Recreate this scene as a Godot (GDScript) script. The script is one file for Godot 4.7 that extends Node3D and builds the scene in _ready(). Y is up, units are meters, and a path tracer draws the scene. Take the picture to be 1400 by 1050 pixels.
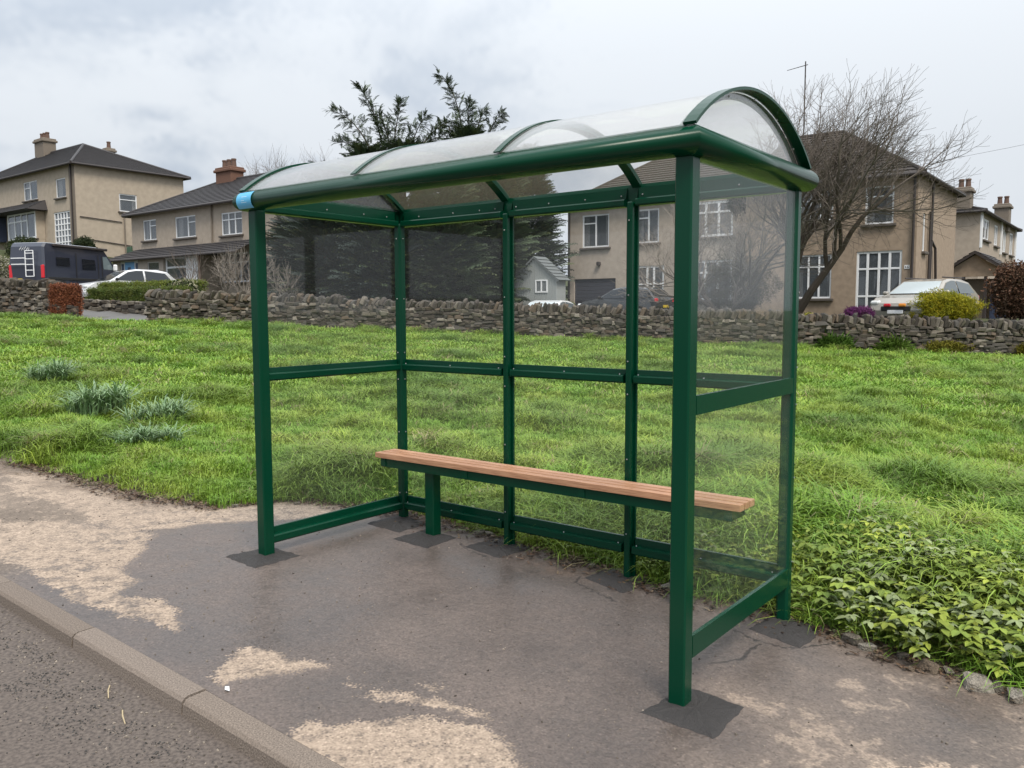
extends Node3D
# A green bus shelter on a footway beside a grass verge; stone walls, houses and trees behind.

const LN := 2.707      # shelter length
const DP := 1.187      # shelter depth
var rng := RandomNumberGenerator.new()
var nz := FastNoiseLite.new()
var nf := FastNoiseLite.new()
var M := {}
var taken := {}

func _ready() -> void:
	rng.seed = 7
	nz.seed = 3
	nz.frequency = 0.35
	nz.fractal_octaves = 4
	nf.seed = 11
	nf.frequency = 2.3
	nf.fractal_octaves = 3
	camera_and_light()
	materials()
	ground()
	footway()
	shelter()
	bench()
	walls()
	house_a()
	house_b()
	house_c()
	house_d()
	house_e()
	vehicles()
	trees()
	shrubs()
	grass()
	small_things()

func camera_and_light() -> void:
	var cam := Camera3D.new()
	cam.name = "camera"
	cam.fov = 49.599
	cam.near = 0.05
	cam.far = 3000.0
	var r := Vector3(0.79083592, -0.00296022, -0.61202106)
	var u := Vector3(-0.05079528, 0.99622085, -0.07045471)
	var f := Vector3(-0.6099167, -0.0868059, -0.78769687)
	cam.transform = Transform3D(Basis(r, u, -f), Vector3(4.0718, 1.5332, 2.8373))
	add_child(cam)
	cam.current = true
	var env := Environment.new()
	env.background_mode = Environment.BG_SKY
	env.tonemap_mode = Environment.TONE_MAPPER_LINEAR
	env.tonemap_exposure = 2.05
	env.sdfgi_enabled = true
	env.ssao_enabled = true
	env.ssil_enabled = true
	var sm := PanoramaSkyMaterial.new()
	sm.panorama = sky_picture()
	var sky := Sky.new()
	sky.sky_material = sm
	env.sky = sky
	var we := WorldEnvironment.new()
	we.name = "world_environment"
	we.environment = env
	add_child(we)
	var sun := DirectionalLight3D.new()
	sun.name = "sun"
	sun.light_color = Color(1.0, 0.965, 0.91)
	sun.light_energy = 0.5
	sun.light_angular_distance = 20.0
	sun.shadow_enabled = true
	add_child(sun)
	sun.look_at_from_position(Vector3(8, 13, 5.0), Vector3.ZERO, Vector3.UP)

func sky_picture() -> ImageTexture:
	# overcast: broken layers of stratocumulus, linear radiance
	var w := 1536
	var h := 768
	var im := Image.create(w, h, false, Image.FORMAT_RGBF)
	var n1 := FastNoiseLite.new()
	n1.seed = 21
	n1.frequency = 0.42
	n1.fractal_octaves = 5
	n1.domain_warp_enabled = true
	n1.domain_warp_amplitude = 0.9
	n1.domain_warp_frequency = 0.5
	var n2 := FastNoiseLite.new()
	n2.seed = 5
	n2.frequency = 0.16
	n2.fractal_octaves = 3
	var dark := Vector3(0.215, 0.252, 0.305)
	var light := Vector3(0.375, 0.398, 0.425)
	for j in h:
		var th := PI * (j + 0.5) / h
		var y := cos(th)
		var s := sin(th)
		if y < -0.06:
			var g := Color(0.20, 0.21, 0.17)
			for i in w:
				im.set_pixel(i, j, g)
			continue
		var lift := 1.0 + 1.15 * smoothstep(0.1, 1.0, y)
		for i in w:
			var ph := TAU * (i + 0.5) / w - PI
			var dx := s * sin(ph)
			var dz := -s * cos(ph)
			var k := 1.0 / (maxf(y, 0.0) + 0.22)
			var a := n1.get_noise_3d(dx * k * 1.6, 1.7, dz * k * 1.6)
			var b := n2.get_noise_3d(dx * k * 1.6, 7.1, dz * k * 1.6)
			var t := clampf(0.66 + a * 1.1 + b * 0.8, 0.0, 1.0)
			t = t * t * (3.0 - 2.0 * t)
			var c := dark.lerp(light, t) * lift
			var hz := 1.0 - clampf(y / 0.22, 0.0, 1.0)
			c = c.lerp(Vector3(0.345, 0.368, 0.394), hz * 0.55)
			im.set_pixel(i, j, Color(c.x, c.y, c.z))
	return ImageTexture.create_from_image(im)

# ---------- naming ----------
func numbered(n: String) -> String:
	if not taken.has(n):
		taken[n] = 0
		return n
	taken[n] += 1
	return "%s_%03d" % [n, taken[n]]

func tag(o: Node, label: String, category: String, group := "", kind := "") -> Node:
	if label: o.set_meta("label", label)
	if category: o.set_meta("category", category)
	if group: o.set_meta("group", group)
	if kind: o.set_meta("kind", kind)
	return o

func thing(called: String, label: String, category: String, at := Vector3.ZERO, turn := 0.0, group := "") -> Node3D:
	var o := Node3D.new()
	o.name = numbered(called)
	add_child(o)
	o.position = at
	o.rotation.y = turn
	tag(o, label, category, group)
	return o

func wpos(n: Node) -> Vector3:
	var p := Vector3.ZERO
	while n != self and n is Node3D:
		p += n.position
		n = n.get_parent()
	return p

# commit a SurfaceTool whose points are in world coordinates
func obj(called: String, st: SurfaceTool, m: Material, parent: Node = self, smooth := false) -> MeshInstance3D:
	st.generate_normals()
	var mi := MeshInstance3D.new()
	mi.mesh = st.commit()
	mi.material_override = null
	mi.mesh.surface_set_material(0, m)
	mi.name = numbered(called) if parent == self else called
	parent.add_child(mi, true)
	mi.position = -wpos(parent)
	return mi

# the same for points in the parent's own axes
func objl(called: String, st: SurfaceTool, m: Material, parent: Node) -> MeshInstance3D:
	var mi := obj(called, st, m, parent)
	mi.position = Vector3.ZERO
	return mi

func setting(called: String, st: SurfaceTool, m: Material) -> MeshInstance3D:
	var o := obj(called, st, m)
	o.set_meta("kind", "structure")
	return o

func inst(called: String, mesh: Mesh, m: Material, parent: Node, xf: Transform3D) -> MeshInstance3D:
	var mi := MeshInstance3D.new()
	mi.mesh = mesh
	mi.set_surface_override_material(0, m)
	mi.name = called
	parent.add_child(mi, true)
	mi.transform = xf
	return mi

func multi(called: String, mesh: Mesh, xfs: Array, cols: Array, parent: Node) -> MultiMeshInstance3D:
	var mm := MultiMesh.new()
	mm.transform_format = MultiMesh.TRANSFORM_3D
	mm.use_colors = true
	mm.mesh = mesh
	mm.instance_count = xfs.size()
	for i in xfs.size():
		mm.set_instance_transform(i, xfs[i])
		mm.set_instance_color(i, cols[i])
	var o := MultiMeshInstance3D.new()
	o.multimesh = mm
	o.name = numbered(called) if parent == self else called
	parent.add_child(o, true)
	return o

# ---------- shapes ----------
func mb(smooth := false) -> SurfaceTool:
	var st := SurfaceTool.new()
	st.begin(Mesh.PRIMITIVE_TRIANGLES)
	st.set_smooth_group(0 if smooth else -1)
	return st

func tri(st: SurfaceTool, a: Vector3, b: Vector3, c: Vector3, inside: Vector3) -> void:
	if (b - a).cross(c - a).dot((a + b + c) / 3.0 - inside) > 0.0:
		var t := b
		b = c
		c = t
	st.add_vertex(a)
	st.add_vertex(b)
	st.add_vertex(c)

func quad(st: SurfaceTool, a: Vector3, b: Vector3, c: Vector3, d: Vector3, inside: Vector3) -> void:
	tri(st, a, b, c, inside)
	tri(st, a, c, d, inside)

# a box with chamfered edges; b holds its axes
func cbox(st: SurfaceTool, c: Vector3, s: Vector3, ch := 0.0, b := Basis.IDENTITY) -> void:
	var h := s * 0.5
	if ch <= 0.0:
		for a in 3:
			for g in [-1.0, 1.0]:
				var e := []
				for q in [[-1, -1], [1, -1], [1, 1], [-1, 1]]:
					var p := Vector3.ZERO
					p[a] = g * h[a]
					p[(a + 1) % 3] = q[0] * h[(a + 1) % 3]
					p[(a + 2) % 3] = q[1] * h[(a + 2) % 3]
					e.append(c + b * p)
				quad(st, e[0], e[1], e[2], e[3], c)
		return
	ch = minf(ch, minf(h.x, minf(h.y, h.z)) * 0.95)
	var at := func(a: int, sg: Vector3) -> Vector3:
		var p := Vector3(sg.x * h.x, sg.y * h.y, sg.z * h.z)
		for k in 3:
			if k != a:
				p[k] -= sg[k] * ch
		return c + b * p
	for a in 3:
		var i := (a + 1) % 3
		var j := (a + 2) % 3
		for g in [-1.0, 1.0]:
			var e := []
			for q in [[-1, -1], [1, -1], [1, 1], [-1, 1]]:
				var sg := Vector3.ZERO
				sg[a] = g
				sg[i] = q[0]
				sg[j] = q[1]
				e.append(at.call(a, sg))
			quad(st, e[0], e[1], e[2], e[3], c)
			for g2 in [-1.0, 1.0]:
				var s1 := Vector3.ZERO
				var s2 := Vector3.ZERO
				s1[a] = g; s1[i] = g2; s1[j] = -1.0
				s2[a] = g; s2[i] = g2; s2[j] = 1.0
				quad(st, at.call(a, s1), at.call(a, s2), at.call(i, s2), at.call(i, s1), c)
	for x in [-1.0, 1.0]:
		for y in [-1.0, 1.0]:
			for z in [-1.0, 1.0]:
				var sg := Vector3(x, y, z)
				tri(st, at.call(0, sg), at.call(1, sg), at.call(2, sg), c)

# box between two corners
func bx(st: SurfaceTool, a: Vector3, b: Vector3, ch := 0.0) -> void:
	cbox(st, (a + b) * 0.5, (b - a).abs(), ch)

func tube(st: SurfaceTool, pts: Array, radii: Array, sides := 6, caps := true) -> void:
	var rings := []
	var up := Vector3(0.31, 0.2, 0.93).normalized()
	for k in pts.size():
		var d: Vector3 = (pts[mini(k + 1, pts.size() - 1)] - pts[maxi(k - 1, 0)]).normalized()
		if absf(d.dot(up)) > 0.95:
			up = Vector3(0.9, 0.1, -0.3).normalized()
		var x := d.cross(up).normalized()
		var y := x.cross(d).normalized()
		up = y
		var ring := []
		for i in sides:
			var a := TAU * i / sides
			ring.append(pts[k] + (x * cos(a) + y * sin(a)) * float(radii[k]))
		rings.append(ring)
	for k in pts.size() - 1:
		var mid: Vector3 = (pts[k] + pts[k + 1]) * 0.5
		for i in sides:
			var j := (i + 1) % sides
			quad(st, rings[k][i], rings[k][j], rings[k + 1][j], rings[k + 1][i], mid)
	if caps:
		for e in [0, pts.size() - 1]:
			var other: Vector3 = pts[1] if e == 0 else pts[pts.size() - 2]
			for i in range(1, sides - 1):
				tri(st, rings[e][0], rings[e][i], rings[e][i + 1], other)

# profile (o outward, y up) swept along a straight run a->b with mitres: da / db add o along the run at each end
func sweep(st: SurfaceTool, prof: Array, a: Vector3, b: Vector3, out: Vector3, mitre: float) -> void:
	var run := (b - a).normalized()
	var core := Vector3.ZERO
	for p in prof:
		core += Vector3(p.x, p.y, 0)
	core /= prof.size()
	var n := prof.size()
	for k in n:
		var p: Vector2 = prof[k]
		var q: Vector2 = prof[(k + 1) % n]
		var p0 := a + out * p.x + Vector3.UP * p.y - run * p.x * mitre
		var p1 := b + out * p.x + Vector3.UP * p.y + run * p.x * mitre
		var q0 := a + out * q.x + Vector3.UP * q.y - run * q.x * mitre
		var q1 := b + out * q.x + Vector3.UP * q.y + run * q.x * mitre
		var mid := (a + b) * 0.5 + out * core.x + Vector3.UP * core.y
		var face := (p0 + q1) * 0.5
		quad(st, p0, p1, q1, q0, mid + run * (face - mid).dot(run))
	for e in [0, 1]:
		var o := a if e == 0 else b
		var sg := -1.0 if e == 0 else 1.0
		var c := o + out * core.x + Vector3.UP * core.y + run * core.x * mitre * sg
		for k in n:
			var p: Vector2 = prof[k]
			var q: Vector2 = prof[(k + 1) % n]
			tri(st, c, o + out * p.x + Vector3.UP * p.y + run * p.x * mitre * sg, o + out * q.x + Vector3.UP * q.y + run * q.x * mitre * sg, c - run * sg)

func ball(st: SurfaceTool, c: Vector3, r: Vector3, rows := 6, cols := 10) -> void:
	for j in rows:
		for i in cols:
			var e := []
			for q in [[0, 0], [1, 0], [1, 1], [0, 1]]:
				var th: float = PI * (j + q[1]) / rows
				var ph: float = TAU * (i + q[0]) / cols
				e.append(c + Vector3(r.x * sin(th) * cos(ph), r.y * cos(th), r.z * sin(th) * sin(ph)))
			if j > 0: tri(st, e[0], e[1], e[2], c)
			if j < rows - 1: tri(st, e[0], e[2], e[3], c)

# ---------- materials ----------
func lin(r: float, g: float, b: float, a := 1.0) -> Color:
	var c := Color(r, g, b).linear_to_srgb()
	c.a = a
	return c

func noise_tex(freq: float, lo: float, hi: float, seed_: int, oct := 4, kind := FastNoiseLite.TYPE_SIMPLEX_SMOOTH, size := 512, stops := []) -> NoiseTexture2D:
	var n := FastNoiseLite.new()
	n.seed = seed_
	n.frequency = freq
	n.fractal_octaves = oct
	n.noise_type = kind
	var t := NoiseTexture2D.new()
	t.width = size
	t.height = size
	t.seamless = true
	t.noise = n
	var g := Gradient.new()
	if stops.is_empty():
		g.set_color(0, Color(lo, lo, lo))
		g.set_color(1, Color(hi, hi, hi))
	else:
		g.offsets = PackedFloat32Array(stops.map(func(s): return s[0]))
		g.colors = PackedColorArray(stops.map(func(s): return s[1]))
	t.color_ramp = g
	return t

func plain(col: Color, rough: float, tex: Texture2D = null, scale := 1.0, relief: Texture2D = null, depth := 0.0) -> StandardMaterial3D:
	var m := StandardMaterial3D.new()
	m.albedo_color = col
	m.roughness = rough
	if tex or relief:
		m.uv1_triplanar = true
		m.uv1_world_triplanar = true
		m.uv1_scale = Vector3.ONE * scale
	if tex: m.albedo_texture = tex
	if relief:
		m.heightmap_enabled = true
		m.heightmap_texture = relief
		m.heightmap_scale = depth
	return m

func tinted(rough: float, back: float) -> StandardMaterial3D:
	var m := StandardMaterial3D.new()
	m.vertex_color_use_as_albedo = true
	m.roughness = rough
	if back > 0.0:
		m.backlight_enabled = true
		m.backlight = Color(back, back, back)
	return m

func glass(col: Color, rough := 0.03) -> StandardMaterial3D:
	var m := StandardMaterial3D.new()
	m.transparency = BaseMaterial3D.TRANSPARENCY_ALPHA
	m.albedo_color = col
	m.roughness = rough
	return m

func materials() -> void:
	var grain := noise_tex(0.12, 0.62, 1.0, 1, 4)
	var coarse := noise_tex(0.018, 0.70, 1.0, 2, 5)
	var speck := noise_tex(0.35, 0.45, 1.0, 4, 2)
	M.grain = grain
	M.coarse = coarse
	M.speck = speck
	M.green = plain(lin(0.001, 0.041, 0.020), 0.24)
	M.green.metallic_specular = 0.33
	M.rubber = plain(lin(0.02, 0.02, 0.02), 0.7)
	M.steel = plain(lin(0.45, 0.45, 0.45), 0.35)
	M.steel.metallic = 0.9
	M.pane = glass(lin(0.45, 0.47, 0.46, 0.022), 0.03)
	M.pane.metallic_specular = 0.30
	M.roofpane = glass(lin(0.46, 0.40, 0.34, 0.06), 0.08)
	M.roofpane.backlight_enabled = true
	M.roofpane.backlight = Color(0.20, 0.18, 0.15)
	M.gable = glass(lin(0.55, 0.54, 0.52, 0.06), 0.06)
	M.sticker = plain(lin(0.10, 0.42, 0.68), 0.45)
	M.stickerline = plain(lin(0.55, 0.75, 0.85), 0.5)
	var woodt := noise_tex(0.03, 0.5, 1.0, 9, 4, FastNoiseLite.TYPE_SIMPLEX_SMOOTH, 512, [[0.0, Color(0.70, 0.62, 0.58)], [0.5, Color(0.92, 0.88, 0.86)], [1.0, Color(1, 1, 1)]])
	M.wood = []
	for c in [lin(0.60, 0.345, 0.20), lin(0.56, 0.315, 0.175), lin(0.64, 0.385, 0.235)]:
		var m := plain(c, 0.5, woodt, 1.0)
		m.uv1_scale = Vector3(0.35, 9.0, 9.0)
		M.wood.append(m)
	M.dash = plain(lin(0.405, 0.34, 0.275), 0.95, noise_tex(0.02, 0.91, 1.0, 31, 5), 0.25, speck, 0.6)
	M.dashpale = plain(lin(0.445, 0.375, 0.295), 0.95, noise_tex(0.02, 0.91, 1.0, 33, 5), 0.22, speck, 0.6)
	M.dashgrey = plain(lin(0.475, 0.41, 0.345), 0.95, noise_tex(0.02, 0.91, 1.0, 35, 5), 0.25, speck, 0.6)
	M.dashbrown = plain(lin(0.375, 0.29, 0.215), 0.95, noise_tex(0.03, 0.86, 1.0, 37, 5), 0.25, speck, 0.6)
	M.quoin = plain(lin(0.30, 0.25, 0.20), 0.9, grain, 0.6)
	M.slate = plain(lin(0.085, 0.076, 0.078), 0.62, noise_tex(0.09, 0.5, 1.0, 41, 3, FastNoiseLite.TYPE_CELLULAR), 0.8)
	M.slatebrown = plain(lin(0.085, 0.070, 0.062), 0.75, noise_tex(0.09, 0.5, 1.0, 43, 3, FastNoiseLite.TYPE_CELLULAR), 0.8)
	M.trim = plain(lin(0.04, 0.032, 0.03), 0.55)
	M.white = plain(lin(0.78, 0.79, 0.80), 0.35)
	M.bluepaint = plain(lin(0.16, 0.38, 0.68), 0.35)
	M.darkblue = plain(lin(0.06, 0.08, 0.14), 0.4)
	M.winpane = glass(lin(0.15, 0.17, 0.19, 0.34), 0.02)
	M.curtain = plain(lin(0.62, 0.60, 0.56), 0.9)
	M.sill = plain(lin(0.17, 0.145, 0.125), 0.85, grain, 1.0)
	M.pot = plain(lin(0.20, 0.12, 0.09), 0.85, grain, 1.0)
	M.garage = plain(lin(0.055, 0.058, 0.075), 0.5)
	M.dark = plain(lin(0.02, 0.018, 0.016), 0.8)
	M.brick = plain(lin(0.24, 0.125, 0.085), 0.9, grain, 1.0)
	M.boards = plain(lin(0.50, 0.53, 0.52), 0.8, grain, 0.6)
	M.stone = []
	for c in [lin(0.19, 0.16, 0.125), lin(0.27, 0.235, 0.185), lin(0.115, 0.095, 0.075), lin(0.46, 0.41, 0.34), lin(0.22, 0.165, 0.115), lin(0.155, 0.14, 0.12)]:
		M.stone.append(plain(c, 0.95, noise_tex(0.10, 0.42, 1.0, 51 + M.stone.size(), 4), 1.6, grain, 2.0))
	M.stonecore = plain(lin(0.085, 0.072, 0.058), 1.0, grain, 1.0)
	M.stonetint = tinted(0.95, 0.0)
	M.mossy = plain(lin(0.12, 0.13, 0.03), 1.0, grain, 1.5)
	M.kerb = []
	for c in [lin(0.32, 0.258, 0.21), lin(0.285, 0.228, 0.185), lin(0.335, 0.272, 0.225)]:
		M.kerb.append(plain(c, 0.9, noise_tex(0.16, 0.55, 1.0, 61 + M.kerb.size(), 5), 1.4, grain, 0.6))
	M.road = plain(lin(0.165, 0.143, 0.128), 0.85, road_tex(), 0.9, speck, 0.35)
	M.drive = plain(lin(0.21, 0.205, 0.20), 0.85, grain, 0.8)
	M.path = plain(lin(0.30, 0.26, 0.21), 0.9, grain, 0.8)
	M.patch = plain(lin(0.085, 0.076, 0.073), 0.72, noise_tex(0.25, 0.35, 1.0, 71, 4), 1.8, speck, 1.2)
	M.leaf = tinted(0.6, 0.5)
	M.leaf.metallic_specular = 0.3
	M.needle = tinted(0.7, 0.2)
	M.bark = plain(lin(0.115, 0.09, 0.068), 0.95, grain, 2.0)
	M.twig = plain(lin(0.115, 0.095, 0.08), 0.95)
	M.twiggrey = plain(lin(0.20, 0.175, 0.15), 0.95)

func road_tex() -> NoiseTexture2D:
	return noise_tex(0.05, 0.4, 1.0, 77, 7, FastNoiseLite.TYPE_SIMPLEX_SMOOTH, 1024, [[0.0, Color(0.55, 0.54, 0.54)], [0.45, Color(0.80, 0.77, 0.75)], [1.0, Color(1.0, 0.98, 0.95)]])

# ---------- ground ----------
const DRIVE := [Vector2(-22.0, -10.9), Vector2(-22.95, -12.3), Vector2(-25.6, -13.2), Vector2(-28.9, -12.1), Vector2(-30.6, -12.6), Vector2(-30.6, -19.5), Vector2(-41, -19.5), Vector2(-41, -9.4), Vector2(-31.4, -9.6), Vector2(-26.1, -11.0), Vector2(-25.4, -9.5)]

func slope(x: float) -> float:
	return 0.045 * (2.71 - clampf(x, -70.0, 25.0))

const EDGE := [[-60.0, 0.9], [-30.0, 0.7], [-8.0, 0.12], [-3.78, -0.07], [-2.57, -0.13], [-1.67, -0.23], [-1.05, -0.43], [-0.85, -0.97], [-0.4, -1.14], [0.44, -1.30], [1.15, -1.27], [1.9, -1.22], [2.74, -1.24], [3.13, -1.13], [3.43, -1.10], [3.8, -1.12], [6.0, -1.2], [30.0, -1.2]]

func edge(x: float) -> float:
	for k in EDGE.size() - 1:
		if x < EDGE[k + 1][0]:
			return lerpf(EDGE[k][1], EDGE[k + 1][1], clampf((x - EDGE[k][0]) / (EDGE[k + 1][0] - EDGE[k][0]), 0.0, 1.0))
	return -1.2

const WA := Vector2(-22.8, -11.9)
const WB := Vector2(1.1, -25.2)

func behind(x: float, z: float) -> float:
	var d := (WB - WA).normalized()
	return (Vector2(x, z) - WA).dot(Vector2(d.y, -d.x))

func garden(x: float, z: float) -> float:
	var y := 1.15 + maxf(0.0, -17.0 - maxf(x, -43.0)) * 0.06
	y += smoothstep(-43.5, -51.0, x) * 2.6
	y -= 0.5 * smoothstep(3.6, 1.6, Vector2(x + 16.7, z + 26.4).length())
	return y

func height(x: float, z: float) -> float:
	var p := slope(x)
	var d := edge(x) + 0.09 * nf.get_noise_2d(x * 1.7, z * 1.7) - z
	var lumps := 0.09 * nz.get_noise_2d(x * 2.6, z * 2.6) + 0.03 * nf.get_noise_2d(x, z)
	var rise := lerpf(-0.09, 0.035 + lumps, smoothstep(-0.06, 0.22, d))
	if z > 1.0: rise = -0.3
	var g := p + rise
	if x > -0.6: g += 0.12 * smoothstep(0.15, 1.2, d) * smoothstep(-0.6, 1.5, x) * smoothstep(5.0, 2.0, d)
	var s := behind(x, z)
	var wide := lerpf(0.5, 6.0, smoothstep(-19.0, -23.0, x))
	return lerpf(g, garden(x, z) + lumps, smoothstep(0.0, wide, s))

func steps(parts: Array) -> PackedFloat32Array:
	var o := PackedFloat32Array()
	for p in parts:
		var v: float = p[0]
		while v < p[1] - 1e-4:
			o.append(v)
			v += p[2]
	return o

func ground() -> void:
	var xs := steps([[-1200.0, -200.0, 250.0], [-200.0, -70.0, 32.5], [-70.0, -34.0, 1.5], [-34.0, -12.0, 0.55], [-12.0, 7.0, 0.16], [7.0, 15.0, 0.8], [15.0, 60.0, 9.0], [60.0, 1200.1, 228.0]])
	var zs := steps([[-1200.0, -200.0, 250.0], [-200.0, -60.0, 28.0], [-60.0, -34.0, 1.6], [-34.0, -10.0, 0.5], [-10.0, -2.6, 0.3], [-2.6, 0.3, 0.1], [0.3, 1.2, 0.3], [1.2, 12.0, 3.6], [12.0, 60.0, 12.0], [60.0, 1200.1, 228.0]])
	var nx := xs.size()
	var nzz := zs.size()
	var v := PackedVector3Array()
	var nn := PackedVector3Array()
	var cc := PackedColorArray()
	var ix := PackedInt32Array()
	for j in nzz:
		for i in nx:
			var x := xs[i]
			var z := zs[j]
			var y := height(x, z) if z < 12.0 else slope(x)
			v.append(Vector3(x, y, z))
			var e := 0.12
			if z < 0.4 and z > -40.0 and x > -60.0 and x < 14.0:
				nn.append(Vector3(height(x - e, z) - height(x + e, z), 2.0 * e, height(x, z - e) - height(x, z + e)).normalized())
			else:
				nn.append(Vector3.UP)
			var d := edge(x) + 0.12 * nf.get_noise_2d(x * 1.3, z * 1.3) - z
			var soil := Vector3(0.075, 0.055, 0.038)
			var turf := Vector3(0.075, 0.105, 0.022).lerp(Vector3(0.10, 0.105, 0.03), clampf(0.5 + nz.get_noise_2d(x, z), 0.0, 1.0))
			var c := soil.lerp(turf, smoothstep(0.1, 0.45, d))
			cc.append(Color(c.x, c.y, c.z))
	for j in nzz - 1:
		for i in nx - 1:
			var a := j * nx + i
			ix.append_array([a, a + 1, a + nx + 1, a, a + nx + 1, a + nx])
	var arr := []
	arr.resize(Mesh.ARRAY_MAX)
	arr[Mesh.ARRAY_VERTEX] = v
	arr[Mesh.ARRAY_NORMAL] = nn
	arr[Mesh.ARRAY_COLOR] = cc
	arr[Mesh.ARRAY_INDEX] = ix
	var am := ArrayMesh.new()
	am.add_surface_from_arrays(Mesh.PRIMITIVE_TRIANGLES, arr)
	var m := plain(Color.WHITE, 1.0, noise_tex(0.08, 0.45, 1.0, 13, 5), 1.1, M.grain, 2.0)
	m.vertex_color_use_as_albedo = true
	am.surface_set_material(0, m)
	var mi := MeshInstance3D.new()
	mi.name = "ground"
	mi.mesh = am
	add_child(mi)
	mi.set_meta("kind", "structure")
	# the road
	var st := mb()
	for x in [[-900.0, -70.0], [-70.0, 25.0], [25.0, 900.0]]:
		var a := Vector3(x[0], slope(x[0]) - 0.058, 1.18)
		var b := Vector3(x[1], slope(x[1]) - 0.058, 1.18)
		quad(st, a, b, b + Vector3(0, 0, 7.2), a + Vector3(0, 0, 7.2), Vector3(0, -50, 4))
	setting("road", st, M.road)
	# kerb stones
	var kerb := Node3D.new()
	kerb.name = "kerb"
	add_child(kerb)
	kerb.set_meta("kind", "structure")
	var tilt := Basis(Vector3(1, -0.045, 0).normalized(), Vector3(0.045, 1, 0).normalized(), Vector3(0, 0, 1))
	for k in range(-18, 7):
		var x0 := 0.33 + 0.886 * k
		var ks := mb()
		var c := Vector3(x0 + 0.443, slope(x0 + 0.443) - 0.094 + rng.randf_range(-0.003, 0.003), 1.1665 + rng.randf_range(-0.003, 0.003))
		var hw := 0.438
		var prof := [Vector2(-0.066, -0.1), Vector2(-0.066, 0.094), Vector2(-0.058, 0.1), Vector2(0.012, 0.1), Vector2(0.028, 0.095), Vector2(0.039, 0.082), Vector2(0.052, -0.1)]
		for n in prof.size():
			var p: Vector2 = prof[n]
			var q: Vector2 = prof[(n + 1) % prof.size()]
			quad(ks, c + tilt * Vector3(-hw, p.y, p.x), c + tilt * Vector3(hw, p.y, p.x), c + tilt * Vector3(hw, q.y, q.x), c + tilt * Vector3(-hw, q.y, q.x), c)
			for e in [-hw, hw]:
				tri(ks, c + tilt * Vector3(e, 0, 0), c + tilt * Vector3(e, p.y, p.x), c + tilt * Vector3(e, q.y, q.x), c)
		obj("kerb_stone", ks, M.kerb[(k + 20) % 3], kerb)
	# lane into the gap between the stone walls, and the pale path before the left wall
	st = mb()
	sheet(st, DRIVE, 0.5, 0.035)
	setting("driveway", st, M.drive)
	st = mb()
	sheet(st, [Vector2(-25.7, -9.7), Vector2(-25.3, -9.2), Vector2(-34, -6.3), Vector2(-34.4, -6.9)], 0.5, 0.035)
	setting("path", st, M.path)

func sheet(st: SurfaceTool, poly: Array, cell: float, lift: float) -> void:
	var pp := PackedVector2Array(poly)
	var lo := pp[0]
	var hi := pp[0]
	for p in pp:
		lo = lo.min(p)
		hi = hi.max(p)
	var x := floorf(lo.x / cell) * cell
	while x < hi.x:
		var z := floorf(lo.y / cell) * cell
		while z < hi.y:
			var sq := PackedVector2Array([Vector2(x, z), Vector2(x + cell, z), Vector2(x + cell, z + cell), Vector2(x, z + cell)])
			for c in Geometry2D.intersect_polygons(sq, pp):
				for k in range(1, c.size() - 1):
					var t := []
					for q in [c[0], c[k], c[k + 1]]:
						t.append(Vector3(q.x, height(q.x, q.y) + lift, q.y))
					tri(st, t[0], t[1], t[2], t[0] - Vector3(0, 100, 0))
			z += cell
		x += cell

const SILT := [
	[[-3.6, 0.15], [-2.6, -0.02], [-1.6, -0.19], [-1.1, -0.42], [-0.9, -0.95], [-0.45, -1.10], [-0.25, -1.0], [-0.54, -0.48], [-0.79, -0.12], [-0.87, 0.12], [-1.0, 0.28], [-1.5, 0.25], [-2.4, 0.3]],
	[[-1.9, 0.75], [-1.5, 0.42], [-1.1, 0.30], [-0.86, 0.20], [-0.5, 0.40], [-0.36, 0.55], [-0.12, 0.66], [-0.02, 0.80], [0.38, 0.74], [0.60, 0.90], [0.25, 1.0], [-0.45, 1.0], [-1.2, 0.95]],
	[[1.15, 1.06], [1.0, 0.90], [0.98, 0.74], [1.2, 0.74], [1.44, 0.655], [1.38, 0.76], [1.28, 0.92], [1.26, 1.06]],
	[[1.66, 0.69], [1.68, 0.625], [1.96, 0.565], [2.25, 0.565], [2.15, 0.615], [1.87, 0.66]],
	[[1.74, 1.1], [1.68, 0.96], [1.83, 0.90], [1.86, 0.84], [1.97, 0.74], [2.29, 0.63], [2.46, 0.74], [2.52, 0.9], [2.3, 1.1]],
	[[1.50, 0.66], [1.53, 0.635], [1.62, 0.62], [1.6, 0.645]],
	[[1.78, 0.50], [1.84, 0.47], [1.93, 0.475], [1.85, 0.51]],
	[[3.3, 0.3], [3.5, -0.2], [3.9, -0.5], [4.4, -0.6], [4.6, 0.2], [4.0, 0.6]],
]

const CRACKS := [[Vector2(1.58, -0.99), Vector2(1.62, -0.90), Vector2(1.74, -0.86), Vector2(1.93, -0.80)], [Vector2(2.50, -0.90), Vector2(2.66, -0.83), Vector2(2.80, -0.84), Vector2(2.88, -0.92), Vector2(2.96, -1.05)], [Vector2(0.70, -0.98), Vector2(0.82, -0.92), Vector2(0.98, -0.90)], [Vector2(2.62, -0.45), Vector2(2.70, -0.62), Vector2(2.69, -0.8)]]

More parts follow.
